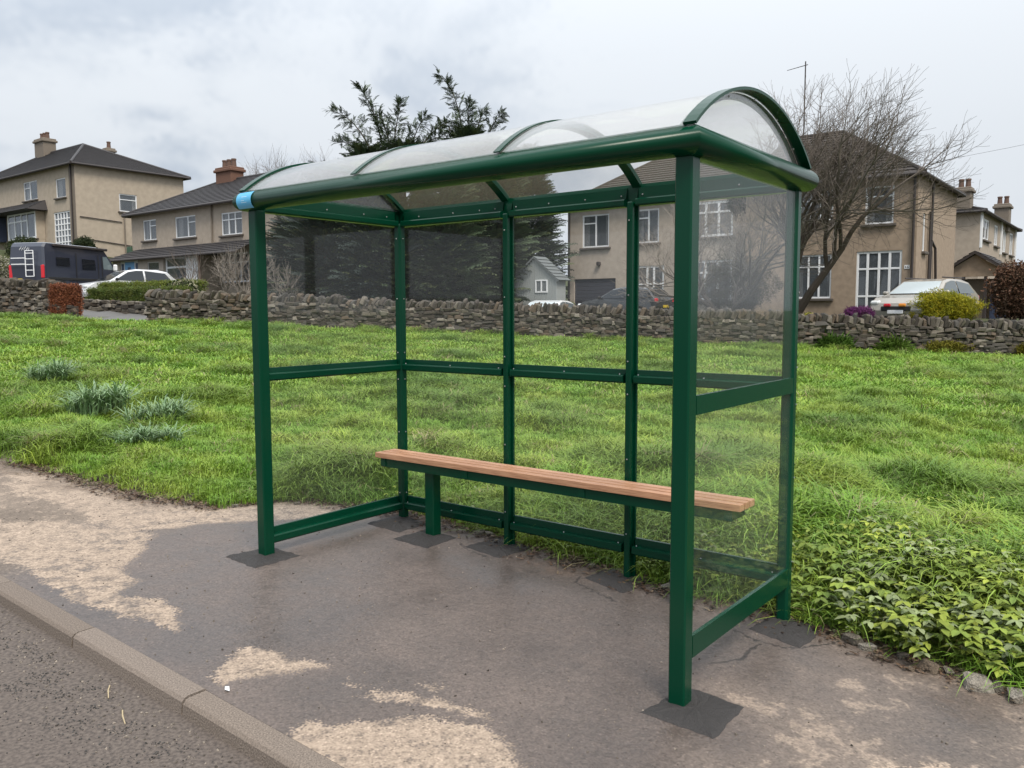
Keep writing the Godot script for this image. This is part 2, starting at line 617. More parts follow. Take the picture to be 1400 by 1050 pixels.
func footway() -> void:
	# wet dark asphalt with dried pale silt left on it; u along x, v along z
	var w := 2048
	var h := 466
	var x0 := -7.0
	var z0 := -1.7
	var per := 12.3 / w
	var polys := []
	for s in SILT:
		var pv := PackedVector2Array()
		for q in s: pv.append(Vector2(q[0], q[1]))
		var lo := pv[0]
		var hi := pv[0]
		for q in pv:
			lo = lo.min(q)
			hi = hi.max(q)
		polys.append([pv, Rect2(lo, hi - lo).grow(0.2)])
	var im := Image.create(w, h, false, Image.FORMAT_RGB8)
	var ro := Image.create(w, h, false, Image.FORMAT_L8)
	var he := Image.create(w, h, false, Image.FORMAT_L8)
	var n1 := FastNoiseLite.new()
	n1.seed = 91
	n1.frequency = 1.1
	n1.fractal_octaves = 4
	var n2 := FastNoiseLite.new()
	n2.seed = 92
	n2.frequency = 7.0
	n2.fractal_octaves = 3
	var n3 := FastNoiseLite.new()
	n3.seed = 93
	n3.frequency = 26.0
	n3.fractal_octaves = 2
	var r2 := RandomNumberGenerator.new()
	r2.seed = 5
	for j in h:
		var z := z0 + (j + 0.5) * per
		for i in w:
			var x := x0 + (i + 0.5) * per
			var a := n1.get_noise_2d(x, z)
			var b := n2.get_noise_2d(x, z)
			var g := r2.randf()
			var e3 := n3.get_noise_2d(x, z)
			var p := Vector2(x + 0.10 * a + 0.030 * b, z + 0.10 * n1.get_noise_2d(x + 9.0, z) + 0.030 * n2.get_noise_2d(x + 5.0, z))
			p += Vector2(g - 0.5, fposmod(g * 37.0, 1.0) - 0.5) * 0.045 + Vector2(e3, -e3) * 0.02
			var dry := smoothstep(-0.55, -1.6, x + 0.4 * a - 0.35 * maxf(z - 0.5, 0.0))
			dry = maxf(dry, 0.5 * smoothstep(2.6, 3.8, x + 0.8 * a))
			var c := Vector3(0.108, 0.085, 0.073).lerp(Vector3(0.200, 0.158, 0.124), dry)
			c *= 1.0 + 0.38 * a + 0.10 * b
			var silt := 0.0
			for q in polys:
				if q[1].has_point(p) and Geometry2D.is_point_in_polygon(p, q[0]):
					silt = 1.0
			if silt > 0.0:
				silt = clampf(1.05 + 0.9 * b + 0.5 * a + 0.3 * e3 - (0.4 if g < 0.15 else 0.0), 0.1, 1.0)
			elif dry > 0.3:
				silt = 0.45 * smoothstep(0.05, 0.5, b + 0.6 * a + 0.5 * e3)
			c = c.lerp(Vector3(0.315, 0.245, 0.188) * (1.0 + 0.2 * b + 0.10 * e3), silt)
			# brown soil dust beside the grass
			var near := smoothstep(0.30, 0.02, z - edge(x) + 0.35 * a) * clampf(0.75 + b, 0.0, 1.0)
			c = c.lerp(Vector3(0.105, 0.075, 0.055), near * 0.8)
			for q in CRACKS:
				for n in q.size() - 1:
					if absf(x - q[n].x) < 0.4 and absf(z - q[n].y) < 0.4:
						var near_p := Geometry2D.get_closest_point_to_segment(Vector2(x + 0.02 * b, z + 0.02 * e3), q[n], q[n + 1])
						if near_p.distance_to(Vector2(x + 0.02 * b, z + 0.02 * e3)) < 0.0065:
							c *= 0.35
			var grit := 0.72 + 0.56 * g + 0.16 * e3
			if g > 0.985: grit = 1.7
			if g < 0.012: grit = 0.45
			c *= grit
			im.set_pixel(i, j, Color(clampf(c.x, 0, 1), clampf(c.y, 0, 1), clampf(c.z, 0, 1)).linear_to_srgb())
			var rr := clampf(lerpf(0.42 + 0.25 * a + 0.1 * b, 0.92, maxf(dry, maxf(silt, near))), 0.3, 1.0)
			ro.set_pixel(i, j, Color(rr, rr, rr))
			var hh := clampf(0.35 + 0.35 * g + 0.08 * b + 0.15 * silt, 0.0, 1.0)
			he.set_pixel(i, j, Color(hh, hh, hh))
	var m := StandardMaterial3D.new()
	m.albedo_texture = ImageTexture.create_from_image(im)
	m.roughness = 1.0
	m.roughness_texture = ImageTexture.create_from_image(ro)
	m.heightmap_enabled = true
	m.heightmap_texture = ImageTexture.create_from_image(he)
	m.heightmap_scale = 0.5
	m.texture_repeat = false
	var st := mb()
	for x in [[-70.0, -7.0], [-7.0, 5.3], [5.3, 25.0]]:
		var cs := []
		for q in [[x[0], z0], [x[1], z0], [x[1], 1.1], [x[0], 1.1]]:
			cs.append(Vector3(q[0], slope(q[0]), q[1]))
		for t in [[0, 1, 2], [0, 2, 3]]:
			for k in t:
				st.set_uv(Vector2((cs[k].x - x0) / 12.3, (cs[k].z - z0) / (per * h)))
				st.add_vertex(cs[k])
	var fw := setting("footway", st, m)
	# dark reinstated asphalt round each post
	var pads := [[[2.59, 0.12], [2.63, -0.19], [2.875, -0.18], [2.885, 0.118]], [[-0.11, 0.14], [-0.085, -0.15], [0.178, -0.16], [0.176, 0.145]], [[0.33, -0.76], [0.345, -1.05], [0.604, -1.06], [0.62, -0.77]],
		[[-0.04, -0.88], [-0.03, -1.2], [0.26, -1.16], [0.26, -0.88]], [[0.76, -0.95], [0.80, -1.25], [1.09, -1.22], [1.05, -0.93]], [[2.59, -0.93], [2.62, -1.2], [2.87, -1.19], [2.86, -0.88]], [[1.61, -0.99], [1.64, -1.24], [1.93, -1.22], [1.9, -0.93]]]
	for pd in pads:
		var ps := mb()
		var ring := []
		for k in 4:
			for n in 9:
				var q := Vector2(pd[k][0], pd[k][1]).lerp(Vector2(pd[(k + 1) % 4][0], pd[(k + 1) % 4][1]), n / 9.0)
				q += Vector2(rng.randf_range(-1, 1), rng.randf_range(-1, 1)) * 0.006
				ring.append(q)
		var cq := Vector2.ZERO
		for q in ring: cq += q / ring.size()
		var up := func(q: Vector2, t: float) -> Vector3: return Vector3(q.x, slope(q.x) + t, q.y)
		var jit := []
		for k in ring.size(): jit.append(rng.randf_range(-0.004, 0.004))
		for k in ring.size():
			var q0: Vector2 = ring[k]
			var q1: Vector2 = ring[(k + 1) % ring.size()]
			var i0 := q0.lerp(cq, 0.10)
			var i1 := q1.lerp(cq, 0.10)
			var h0: float = jit[k]
			var h1: float = jit[(k + 1) % ring.size()]
			var m0 := q0.lerp(cq, 0.5)
			var m1 := q1.lerp(cq, 0.5)
			quad(ps, up.call(q0, 0.0005), up.call(q1, 0.0005), up.call(i1, 0.008 + h1), up.call(i0, 0.008 + h0), up.call(cq, -1.0))
			quad(ps, up.call(i0, 0.008 + h0), up.call(i1, 0.008 + h1), up.call(m1, 0.014 - h1 * 0.7), up.call(m0, 0.014 - h0 * 0.7), up.call(cq, -1.0))
			tri(ps, up.call(m0, 0.014 - h0 * 0.7), up.call(m1, 0.014 - h1 * 0.7), up.call(cq, 0.015), up.call(cq, -1.0))
		obj("asphalt_patch", ps, M.patch, fw)

# ---------- the shelter ----------
func rail_profile(y0: float, y1: float, yl: float) -> Array:
	return [Vector2(0, y0), Vector2(0.046, y0), Vector2(0.053, y0 + 0.008), Vector2(0.053, yl - 0.007), Vector2(0.046, yl), Vector2(0.019, yl + 0.002), Vector2(0.017, y1), Vector2(0, y1)]

func arc_point(t: float, r: float, x: float) -> Vector3:
	var half := asin(0.623 / 0.976)
	var a := lerpf(-half, half, t)
	return Vector3(x, 2.43 - 0.976 + r * cos(a), -DP * 0.5 - r * sin(a))

func arch_bar(x0: float, x1: float, r0: float, r1: float) -> SurfaceTool:
	var st := mb()
	var n := 28
	for k in n:
		var a := []
		for t in [float(k) / n, float(k + 1) / n]:
			for q in [[x0, r0], [x1, r0], [x1, r1], [x0, r1]]:
				a.append(arc_point(t, q[1], q[0]))
		var c := arc_point((k + 0.5) / n, (r0 + r1) * 0.5, (x0 + x1) * 0.5)
		for e in 4:
			var f := (e + 1) % 4
			quad(st, a[e], a[f], a[4 + f], a[4 + e], c)
		if k == 0: quad(st, a[0], a[1], a[2], a[3], c)
		if k == n - 1: quad(st, a[4], a[5], a[6], a[7], c)
	return st

func shelter() -> void:
	var s := thing("bus_shelter", "dark green metal bus shelter with clear panels and barrel roof", "bus shelter", Vector3(LN * 0.5, slope(LN * 0.5), -DP * 0.5))
	var x1 := 0.944
	var x2 := 1.7985
	var p := 0.07
	# front posts, rear corner posts, rear middle posts
	for q in [[0.0, -p], [LN - p, -p]]:
		var st := mb()
		var g := slope(q[0]) - 0.03
		bx(st, Vector3(q[0], g, q[1]), Vector3(q[0] + p, 2.103, q[1] + p), 0.006)
		obj("post", st, M.green, s)
	for x in [0.0, LN - 0.06]:
		var st := mb()
		bx(st, Vector3(x, slope(x) - 0.03, -DP), Vector3(x + 0.06, 2.12, -DP + 0.06), 0.012)
		obj("post", st, M.green, s)
	for x in [x1, x2]:
		var st := mb()
		bx(st, Vector3(x - 0.034, slope(x) - 0.03, -DP), Vector3(x + 0.034, 2.12, -DP + 0.016), 0.003)
		bx(st, Vector3(x - 0.016, slope(x) - 0.03, -DP + 0.014), Vector3(x + 0.020, 2.12, -DP + 0.058), 0.006)
		obj("post", st, M.green, s)
	# rails: bottom, middle and top of each bay
	var bays := [[0.06, x1 - 0.034], [x1 + 0.034, x2 - 0.034], [x2 + 0.034, LN - 0.06]]
	var lv := [[0.186, 0.275, 0.2345], [1.139, 1.213, 1.1835], [2.096, 2.195, 2.136]]
	for l in lv:
		var pr := rail_profile(l[0], l[1], l[2])
		for b in bays:
			var st := mb()
			sweep(st, pr, Vector3(b[0], 0, -DP), Vector3(b[1], 0, -DP), Vector3(0, 0, 1), 0.0)
			obj("rail", st, M.green, s)
		for sd in [[0.0, 1.0], [LN, -1.0]]:
			var st := mb()
			sweep(st, pr, Vector3(sd[0], 0, -DP + 0.06), Vector3(sd[0], 0, -p), Vector3(sd[1], 0, 0), 0.0)
			obj("rail", st, M.green, s)
	# clear panels
	for hgt in [[0.25, 1.15], [1.20, 2.09]]:
		for b in bays:
			var st := mb()
			bx(st, Vector3(b[0] - 0.01, hgt[0], -DP + 0.009), Vector3(b[1] + 0.01, hgt[1], -DP + 0.014))
			obj("clear_panel", st, M.pane, s)
		for x in [0.0115, LN - 0.0115]:
			var st := mb()
			bx(st, Vector3(x - 0.0025, hgt[0], -DP + 0.05), Vector3(x + 0.0025, hgt[1], -0.06))
			obj("clear_panel", st, M.pane, s)
	# gutters, mitred at the corners
	var prof := [Vector2(-0.010, 2.113), Vector2(-0.008, 2.100), Vector2(0.0, 2.096)]
	for k in 13:
		var a := deg_to_rad(-78.0 + 156.0 * k / 12)
		prof.append(Vector2(0.003 + 0.055 * cos(a), 2.150 + 0.053 * sin(a)))
	prof.append_array([Vector2(0.004, 2.210), Vector2(-0.006, 2.214), Vector2(-0.010, 2.214)])
	for g in [[Vector3(0, 0, 0), Vector3(LN, 0, 0), Vector3(0, 0, 1)], [Vector3(LN, 0, 0), Vector3(LN, 0, -DP), Vector3(1, 0, 0)], [Vector3(LN, 0, -DP), Vector3(0, 0, -DP), Vector3(0, 0, -1)], [Vector3(0, 0, -DP), Vector3(0, 0, 0), Vector3(-1, 0, 0)]]:
		var st := mb(true)
		sweep(st, prof, g[0], g[1], g[2], 1.0)
		obj("gutter", st, M.green, s)
	# blue film left on the gutter's end
	var st2 := mb(true)
	var st3 := mb()
	for k in 10:
		var a0 := deg_to_rad(-52.0 + 11.2 * k)
		var a1 := deg_to_rad(-52.0 + 11.2 * (k + 1))
		var e := []
		for a in [a0, a1]:
			for x in [-0.02, 0.115]:
				e.append(Vector3(x, 2.150 + 0.0545 * sin(a), 0.003 + 0.0565 * cos(a)))
		quad(st2, e[0], e[1], e[3], e[2], Vector3(0.05, 2.15, -0.2))
		if k in [3, 4, 6]:
			var h := Vector3(0, 0, 0.0008)
			var w := 0.03 if k == 4 else 0.05
			quad(st3, e[0].lerp(e[2], 0.35) + Vector3(0.045, 0, 0) + h, e[0].lerp(e[2], 0.35) + Vector3(0.045 + w, 0, 0) + h, e[0].lerp(e[2], 0.6) + Vector3(0.045 + w, 0, 0) + h, e[0].lerp(e[2], 0.6) + Vector3(0.045, 0, 0) + h, Vector3(0.05, 2.15, -0.2))
	var stk := obj("sticker", st2, M.sticker, s)
	stk.set_meta("label", "light blue protective film on the end of the front gutter")
	obj("print", st3, M.stickerline, stk)
	# roof: arches and three curved sheets, a panel closing each end
	obj("roof_arch", arch_bar(LN - 0.024, LN + 0.028, 0.972, 0.984), M.green, s)
	obj("roof_arch", arch_bar(-0.028, 0.024, 0.972, 0.984), M.green, s)
	obj("roof_rib", arch_bar(LN - 0.05, LN - 0.025, 0.945, 0.967), M.green, s)
	obj("roof_rib", arch_bar(0.025, 0.05, 0.945, 0.967), M.green, s)
	for x in [x1 - 0.03, x2 + 0.02]:
		obj("roof_arch", arch_bar(x - 0.017, x + 0.017, 0.9762, 0.9815), M.green, s)
		obj("roof_rib", arch_bar(x - 0.026, x + 0.026, 0.945, 0.967), M.green, s)
	for b in [[0.028, x1 - 0.034], [x1 - 0.026, x2 + 0.016], [x2 + 0.024, LN - 0.028]]:
		var rs := mb(true)
		var n := 30
		for k in n:
			for r in [0.970, 0.975]:
				var f := 1.0 if r > 0.972 else -1.0
				quad(rs, arc_point(float(k) / n, r, b[0]), arc_point(float(k) / n, r, b[1]), arc_point(float(k + 1) / n, r, b[1]), arc_point(float(k + 1) / n, r, b[0]), arc_point((k + 0.5) / n, r - f * 0.2, (b[0] + b[1]) * 0.5))
		obj("roof_sheet", rs, M.roofpane, s)
	for x in [0.012, LN - 0.012]:
		var gs := mb()
		var n := 28
		for dx in [-0.002, 0.002]:
			var c := Vector3(x + dx, 2.205, -DP * 0.5)
			for k in n:
				tri(gs, c, arc_point(float(k) / n, 0.969, x + dx), arc_point(float(k + 1) / n, 0.969, x + dx), c - Vector3(signf(dx), 0, 0))
		obj("gable_panel", gs, M.gable, s)
	# bolt heads
	var bs := mb()
	ball(bs, Vector3.ZERO, Vector3(0.0045, 0.0045, 0.003), 4, 7)
	bs.generate_normals()
	var bm := bs.commit()
	var o := s.position
	var put := func(v: Vector3) -> void:
		inst("bolt", bm, M.steel, s, Transform3D(Basis.IDENTITY, v - o))
	for x in [0.20, 0.50, 0.72, x1 - 0.10, x1 + 0.06, x1 + 0.3, x1 + 0.55, x2 - 0.07, x2 + 0.06, x2 + 0.35, x2 + 0.6]:
		put.call(Vector3(x, 2.157, -DP + 0.02))
	for y in [0.30, 0.72, 1.08, 1.26, 1.62, 2.02]:
		put.call(Vector3(0.030, y, -DP + 0.062))
		for x in [x1 + 0.002, x2 + 0.002]:
			put.call(Vector3(x, y, -DP + 0.060))
		var q := Vector3(0.062, y, -DP + 0.03)
		inst("bolt", bm, M.steel, s, Transform3D(Basis(Vector3.UP, PI / 2), q - o))
		inst("bolt", bm, M.steel, s, Transform3D(Basis(Vector3.UP, PI / 2), Vector3(LN + 0.001, y, -DP + 0.012) - o))
	for z in [-0.25, -0.55, -0.85, -1.05]:
		inst("bolt", bm, M.steel, s, Transform3D(Basis(Vector3.UP, PI / 2), Vector3(0.021, 2.157, z) - o))
	for t in [0.12, 0.3, 0.5, 0.7, 0.88]:
		inst("bolt", bm, M.steel, s, Transform3D(Basis(Vector3.UP, PI / 2), arc_point(t, 0.955, LN - 0.008) - o))
	for b in bays:
		for f in [0.03, 0.5, 0.97]:
			for y in [1.187, 0.238]:
				put.call(Vector3(lerpf(b[0], b[1], f), y, -DP + 0.044))

func bench() -> void:
	var s := thing("bench", "narrow slatted wooden perch bench on green frame inside the shelter", "bench", Vector3(1.26, slope(1.26), -0.99))
	var top := 0.612
	for k in 3:
		var st := mb()
		var z0 := -0.898 - 0.0645 * k
		bx(st, Vector3(0.035, top - 0.034, z0 - 0.0505), Vector3(2.55, top, z0), 0.002)
		obj("slat", st, M.wood[k], s)
	for z in [-0.915, -1.075]:
		var st := mb()
		bx(st, Vector3(0.07, top - 0.092, z - 0.006), Vector3(2.50, top - 0.035, z), 0.001)
		obj("frame_beam", st, M.green, s)
	for x in [0.075, 0.78, 1.62, 2.46]:
		var st := mb()
		bx(st, Vector3(x, top - 0.088, -1.068), Vector3(x + 0.045, top - 0.036, -0.908), 0.002)
		obj("bracket", st, M.green, s)
	for x in [0.425, 2.17]:
		var st := mb()
		bx(st, Vector3(x, slope(x) - 0.03, -1.03), Vector3(x + 0.075, top - 0.089, -0.955), 0.006)
		obj("leg", st, M.green, s)

# ---------- dry stone walls ----------
var stone_meshes := []

func stone_mesh(seed_: int) -> ArrayMesh:
	var r := RandomNumberGenerator.new()
	r.seed = seed_
	var jit := {}
	var st := mb()
	var ch := 0.15
	var at := func(a: int, sg: Vector3) -> Vector3:
		var key := sg
		if not jit.has(key):
			jit[key] = Vector3(r.randf_range(-0.10, 0.10), r.randf_range(-0.13, 0.13), r.randf_range(-0.14, 0.14))
		var p := sg * 0.5
		for k in 3:
			if k != a: p[k] -= sg[k] * ch
		return p + jit[key] * 1.25
	for a in 3:
		var i := (a + 1) % 3
		var j := (a + 2) % 3
		for g in [-1.0, 1.0]:
			var e := []
			for q in [[-1, -1], [1, -1], [1, 1], [-1, 1]]:
				var sg := Vector3.ZERO
				sg[a] = g; sg[i] = q[0]; sg[j] = q[1]
				e.append(at.call(a, sg))
			quad(st, e[0], e[1], e[2], e[3], Vector3.ZERO)
			for g2 in [-1.0, 1.0]:
				var s1 := Vector3.ZERO
				var s2 := Vector3.ZERO
				s1[a] = g; s1[i] = g2; s1[j] = -1.0
				s2[a] = g; s2[i] = g2; s2[j] = 1.0
				quad(st, at.call(a, s1), at.call(a, s2), at.call(i, s2), at.call(i, s1), Vector3.ZERO)
	for x in [-1.0, 1.0]:
		for y in [-1.0, 1.0]:
			for z in [-1.0, 1.0]:
				var sg := Vector3(x, y, z)
				tri(st, at.call(0, sg), at.call(1, sg), at.call(2, sg), Vector3.ZERO)
	st.generate_normals()
	return st.commit()

func stone_wall(s: Node3D, a: Vector2, b: Vector2, h0: float, h1: float, coping: bool, lift := 0.0) -> void:
	var run := Vector3(b.x - a.x, 0, b.y - a.y)
	var ln := run.length()
	run = run.normalized()
	var out := Vector3(-run.z, 0, run.x)
	if out.z < 0: out = -out
	var bas := Basis(run, Vector3.UP, run.cross(Vector3.UP))
	var base := func(t: float) -> Vector3:
		var q := Vector3(a.x, 0, a.y) + run * t
		return Vector3(q.x, slope(q.x) + lift, q.z)
	# core
	var st := mb()
	var n := int(ceil(ln / 1.5))
	for k in n:
		var t0 := ln * k / n
		var t1 := ln * (k + 1) / n
		var c0: Vector3 = base.call(t0)
		var c1: Vector3 = base.call(t1)
		var hh := lerpf(h0, h1, (k + 0.5) / n) - (0.22 if coping else 0.03)
		var e := []
		for c in [c0, c1]:
			for q in [[0.12, -0.6], [0.12, hh], [-0.2, hh], [-0.2, -0.6]]:
				e.append(c + out * q[0] + Vector3.UP * q[1])
		var mid := (c0 + c1) * 0.5
		for m in 4:
			quad(st, e[m], e[(m + 1) % 4], e[4 + (m + 1) % 4], e[4 + m], mid)
		if k == 0: quad(st, e[0], e[1], e[2], e[3], mid)
		if k == n - 1: quad(st, e[4], e[5], e[6], e[7], mid)
	obj("core", st, M.stonecore, s)
	var list := []
	var eye := Vector3(4.07, 1.53, 2.84)
	var o := s.position
	for side in [1.0, -1.0]:
		if side < 0.0: continue
		var y := -0.08
		var top := maxf(h0, h1) - (0.24 if coping else 0.0)
		while y < top - 0.05:
			var rh := rng.randf_range(0.065, 0.13) * (1.2 if y < 0.25 else 1.0)
			if rng.randf() < 0.08: rh *= 1.3
			var t := rng.randf_range(-0.1, 0.1)
			while t < ln:
				var w := lerpf(0.08, 0.34, pow(rng.randf(), 1.8)) * (1.2 if y < 0.25 else 1.0)
				var ry := rng.randf_range(0.68, 1.18)
				var hs := lerpf(h0, h1, clampf(t / ln, 0, 1)) / maxf(h0, h1)
				var c: Vector3 = base.call(clampf(t + w * 0.5, 0.0, ln))
				c += Vector3.UP * (y + rh * 0.5 + rng.randf_range(-0.02, 0.02)) * hs + out * (0.125 + rng.randf_range(-0.05, 0.045))
				var bb := bas * Basis(Vector3(0, 0, 1), rng.randf_range(-0.12, 0.12)) * Basis(Vector3.UP, rng.randf_range(-0.08, 0.08))
				var flip := Vector3(1.0 if rng.randf() < 0.5 else -1.0, 1, 1)
				bb = bb * Basis.from_scale(Vector3((w + 0.03) * flip.x, (rh * ry + 0.02) * hs, 0.18))
				if flip.x < 0: bb = bb * Basis.from_scale(Vector3(1, 1, -1))
				list.append([w * rh / maxf(1.0, (c - eye).length_squared()), Transform3D(bb, c - o), [0, 0, 1, 1, 2, 2, 3, 4, 5, 5][rng.randi() % 10], rng.randi() % stone_meshes.size()])
				t += w
			y += rh
	list.sort_custom(func(p, q): return p[0] > q[0])
	for k in mini(290, list.size()):
		inst("stone", stone_meshes[list[k][3]], M.stone[list[k][2]], s, list[k][1])
	var rest := [[[], []], [[], []], [[], []]]
	for k in range(290, list.size()):
		var g: int = list[k][3] % 3
		rest[g][0].append(list[k][1])
		rest[g][1].append(M.stone[list[k][2]].albedo_color.srgb_to_linear())
	for g in 3:
		if rest[g][0].size():
			var me: ArrayMesh = stone_meshes[g].duplicate()
			me.surface_set_material(0, M.stonefill)
			multi("small_stones", me, rest[g][0], rest[g][1], s).set_meta("kind", "stuff")
	if coping:
		var t := 0.0
		while t < ln:
			var w := rng.randf_range(0.075, 0.15)
			var hh := rng.randf_range(0.20, 0.34)
			var c: Vector3 = base.call(minf(t + w * 0.5, ln))
			c += Vector3.UP * (lerpf(h0, h1, t / ln) - 0.25 + hh * 0.5) + out * rng.randf_range(-0.06, -0.01)
			var bb := bas * Basis(Vector3(0, 0, 1), -0.25 + rng.randf_range(-0.25, 0.25)) * Basis.from_scale(Vector3(w * 1.12, hh, 0.42))
			inst("coping_stone", stone_meshes[rng.randi() % stone_meshes.size()], M.stone[[0, 5, 2, 1, 0, 4][rng.randi() % 6]], s, Transform3D(bb, c - o))
			t += w * 1.03

func walls() -> void:
	for k in 9: stone_meshes.append(stone_mesh(100 + k))
	M.stonefill = plain(Color.WHITE, 0.95, noise_tex(0.10, 0.42, 1.0, 58, 4), 1.6)
	M.stonefill.vertex_color_use_as_albedo = true
	var d := (WB - WA).normalized()
	var wb := WB + d * 5.0
	var s := thing("stone_wall", "long dry stone wall with upright coping stones along the grass field", "stone wall", Vector3(WA.x, slope(WA.x), WA.y))
	stone_wall(s, WA, wb, 1.12, 1.10, true)
	s = thing("stone_wall", "dry stone wall ending at the clipped russet hedge by the driveway", "stone wall", Vector3(-31.4, slope(-31.4), -9.0))
	stone_wall(s, Vector2(-33.6, -8.35), Vector2(-26.45, -10.5), 1.2, 1.2, true, 0.12)
	s = thing("stone_wall", "low rough stone stub beneath the clipped russet hedge", "stone wall", Vector3(-26.1, slope(-26.1), -10.65))
	stone_wall(s, Vector2(-26.45, -10.45), Vector2(-25.65, -10.75), 0.42, 0.42, false, 0.1)
	s = thing("garden_wall", "low stone garden wall under the green hedge beside the driveway", "stone wall", Vector3(-27.3, 1.5, -12.9))
	stone_wall(s, Vector2(-28.9, -12.45), Vector2(-23.6, -13.6), 0.50, 0.5, false, 0.16)

# ---------- houses ----------
# facade with real openings; holes are [a0, y0, a1, y1] along ux and above o
func facade(st: SurfaceTool, o: Vector3, ux: Vector3, n: Vector3, w: float, h: float, holes: Array, deep := 0.14) -> void:
	var av := [0.0, w]
	var yv := [0.0, h]
	for q in holes:
		av.append_array([q[0], q[2]])
		yv.append_array([q[1], q[3]])
	av.sort()
	yv.sort()
	var inside := o + ux * w * 0.5 - n * 50.0
	for i in av.size() - 1:
		if av[i + 1] - av[i] < 1e-4: continue
		for j in yv.size() - 1:
			if yv[j + 1] - yv[j] < 1e-4: continue
			var ca: float = (av[i] + av[i + 1]) * 0.5
			var cy: float = (yv[j] + yv[j + 1]) * 0.5
			var open := false
			for q in holes:
				if ca > q[0] and ca < q[2] and cy > q[1] and cy < q[3]: open = true
			if open: continue
			quad(st, o + ux * av[i] + Vector3.UP * yv[j], o + ux * av[i + 1] + Vector3.UP * yv[j], o + ux * av[i + 1] + Vector3.UP * yv[j + 1], o + ux * av[i] + Vector3.UP * yv[j + 1], inside)
	for q in holes:
		var c := [o + ux * q[0] + Vector3.UP * q[1], o + ux * q[2] + Vector3.UP * q[1], o + ux * q[2] + Vector3.UP * q[3], o + ux * q[0] + Vector3.UP * q[3]]
		var mid: Vector3 = (c[0] + c[2]) * 0.5
		for k in 4:
			var a: Vector3 = c[k]
			var b: Vector3 = c[(k + 1) % 4]
			quad(st, a, b, b - n * deep, a - n * deep, (a + b) * 0.5 + ((a + b) * 0.5 - mid) * 2.0)

# holes given per side in world coordinates: front/back along x, right/left along z; returns nothing
func shell(house: Node3D, m: Material, x0: float, x1: float, z0: float, z1: float, y0: float, y1: float, front := [], right := []) -> void:
	var st := mb()
	var hf := []
	for q in front: hf.append([q[0] - x0, q[1] - y0, q[2] - x0, q[3] - y0])
	var hr := []
	for q in right: hr.append([z1 - q[2], q[1] - y0, z1 - q[0], q[3] - y0])
	facade(st, Vector3(x0, y0, z1), Vector3(1, 0, 0), Vector3(0, 0, 1), x1 - x0, y1 - y0, hf)
	facade(st, Vector3(x1, y0, z1), Vector3(0, 0, -1), Vector3(1, 0, 0), z1 - z0, y1 - y0, hr)
	facade(st, Vector3(x0, y0, z0), Vector3(0, 0, 1), Vector3(-1, 0, 0), z1 - z0, y1 - y0, [])
	facade(st, Vector3(x1, y0, z0), Vector3(-1, 0, 0), Vector3(0, 0, -1), x1 - x0, y1 - y0, [])
	quad(st, Vector3(x0, y1, z0), Vector3(x1, y1, z0), Vector3(x1, y1, z1), Vector3(x0, y1, z1), Vector3(x0, y1 - 9, z0))
	obj("wall", st, m, house)

# cols: [[end fraction, [transom fractions]], ...]
func window(house: Node3D, called: String, c: Vector3, ux: Vector3, n: Vector3, w: float, h: float, cols: Array, o := {}) -> Node3D:
	var win := Node3D.new()
	win.name = called
	house.add_child(win, true)
	var bas := Basis(ux, Vector3.UP, n)
	var fr: float = o.get("bar", 0.065)
	var set_back: float = o.get("set", 0.07)
	var p := c - n * set_back
	var st := mb()
	var ps := []
	var bar := func(a0: float, y0: float, a1: float, y1: float, d: float) -> void:
		cbox(st, p + ux * ((a0 + a1) * 0.5) + Vector3.UP * ((y0 + y1) * 0.5), Vector3(a1 - a0, y1 - y0, d), 0.006, bas)
	bar.call(-w / 2, 0.0, w / 2, fr, 0.07)
	bar.call(-w / 2, h - fr, w / 2, h, 0.07)
	bar.call(-w / 2, fr, -w / 2 + fr, h - fr, 0.07)
	bar.call(w / 2 - fr, fr, w / 2, h - fr, 0.07)
	var a0 := -w / 2 + fr
	var inner := w - 2 * fr
	for k in cols.size():
		var a1: float = -w / 2 + fr + inner * cols[k][0]
		var e1: float = a1
		if k < cols.size() - 1:
			bar.call(a1 - fr * 0.5, fr, a1 + fr * 0.5, h - fr, 0.075)
			e1 = a1 - fr * 0.5
		var y0 := fr
		var rows: Array = cols[k][1].duplicate()
		rows.append(1.0)
		for q in rows:
			var y1: float = fr + (h - 2 * fr) * q
			var z1 := y1
			if q < 1.0:
				bar.call(a0, y1 - fr * 0.4, e1, y1 + fr * 0.4, 0.072)
				z1 = y1 - fr * 0.4
			ps.append([a0, y0, e1, z1])
			y0 = y1 + fr * 0.4
		a0 = a1 + fr * 0.5
	obj("frame", st, o.get("mat", M.white), win)
	for q in ps:
		var gs := mb()
		cbox(gs, p + ux * ((q[0] + q[2]) * 0.5) + Vector3.UP * ((q[1] + q[3]) * 0.5), Vector3(q[2] - q[0] + 0.01, q[3] - q[1] + 0.01, 0.012), 0.0, bas)
		obj("pane", gs, o.get("glass", M.winpane), win)
	if o.get("sill", true):
		var ss := mb()
		cbox(ss, c + Vector3.UP * -0.05 + n * 0.02, Vector3(w + 0.22, 0.10, 0.22), 0.015, bas)
		obj("sill", ss, o.get("sillmat", M.sill), win)
	if o.has("curtain"):
		for sg in [-1.0, 1.0]:
			var cs := mb(true)
			var cw: float = w * float(o.curtain)
			var nn := 10
			for k in nn:
				var f0 := float(k) / nn
				var f1 := float(k + 1) / nn
				var e := []
				for f in [f0, f1]:
					var q: Vector3 = p - n * (0.16 + 0.035 * sin(f * 22.0 + c.x)) + ux * sg * (w * 0.5 - f * cw)
					e.append(q + Vector3.UP * 0.02)
					e.append(q + Vector3.UP * (h - 0.03))
				quad(cs, e[0], e[2], e[3], e[1], c - n * 9.0)
			obj("curtain", cs, M.curtain, win)
	return win

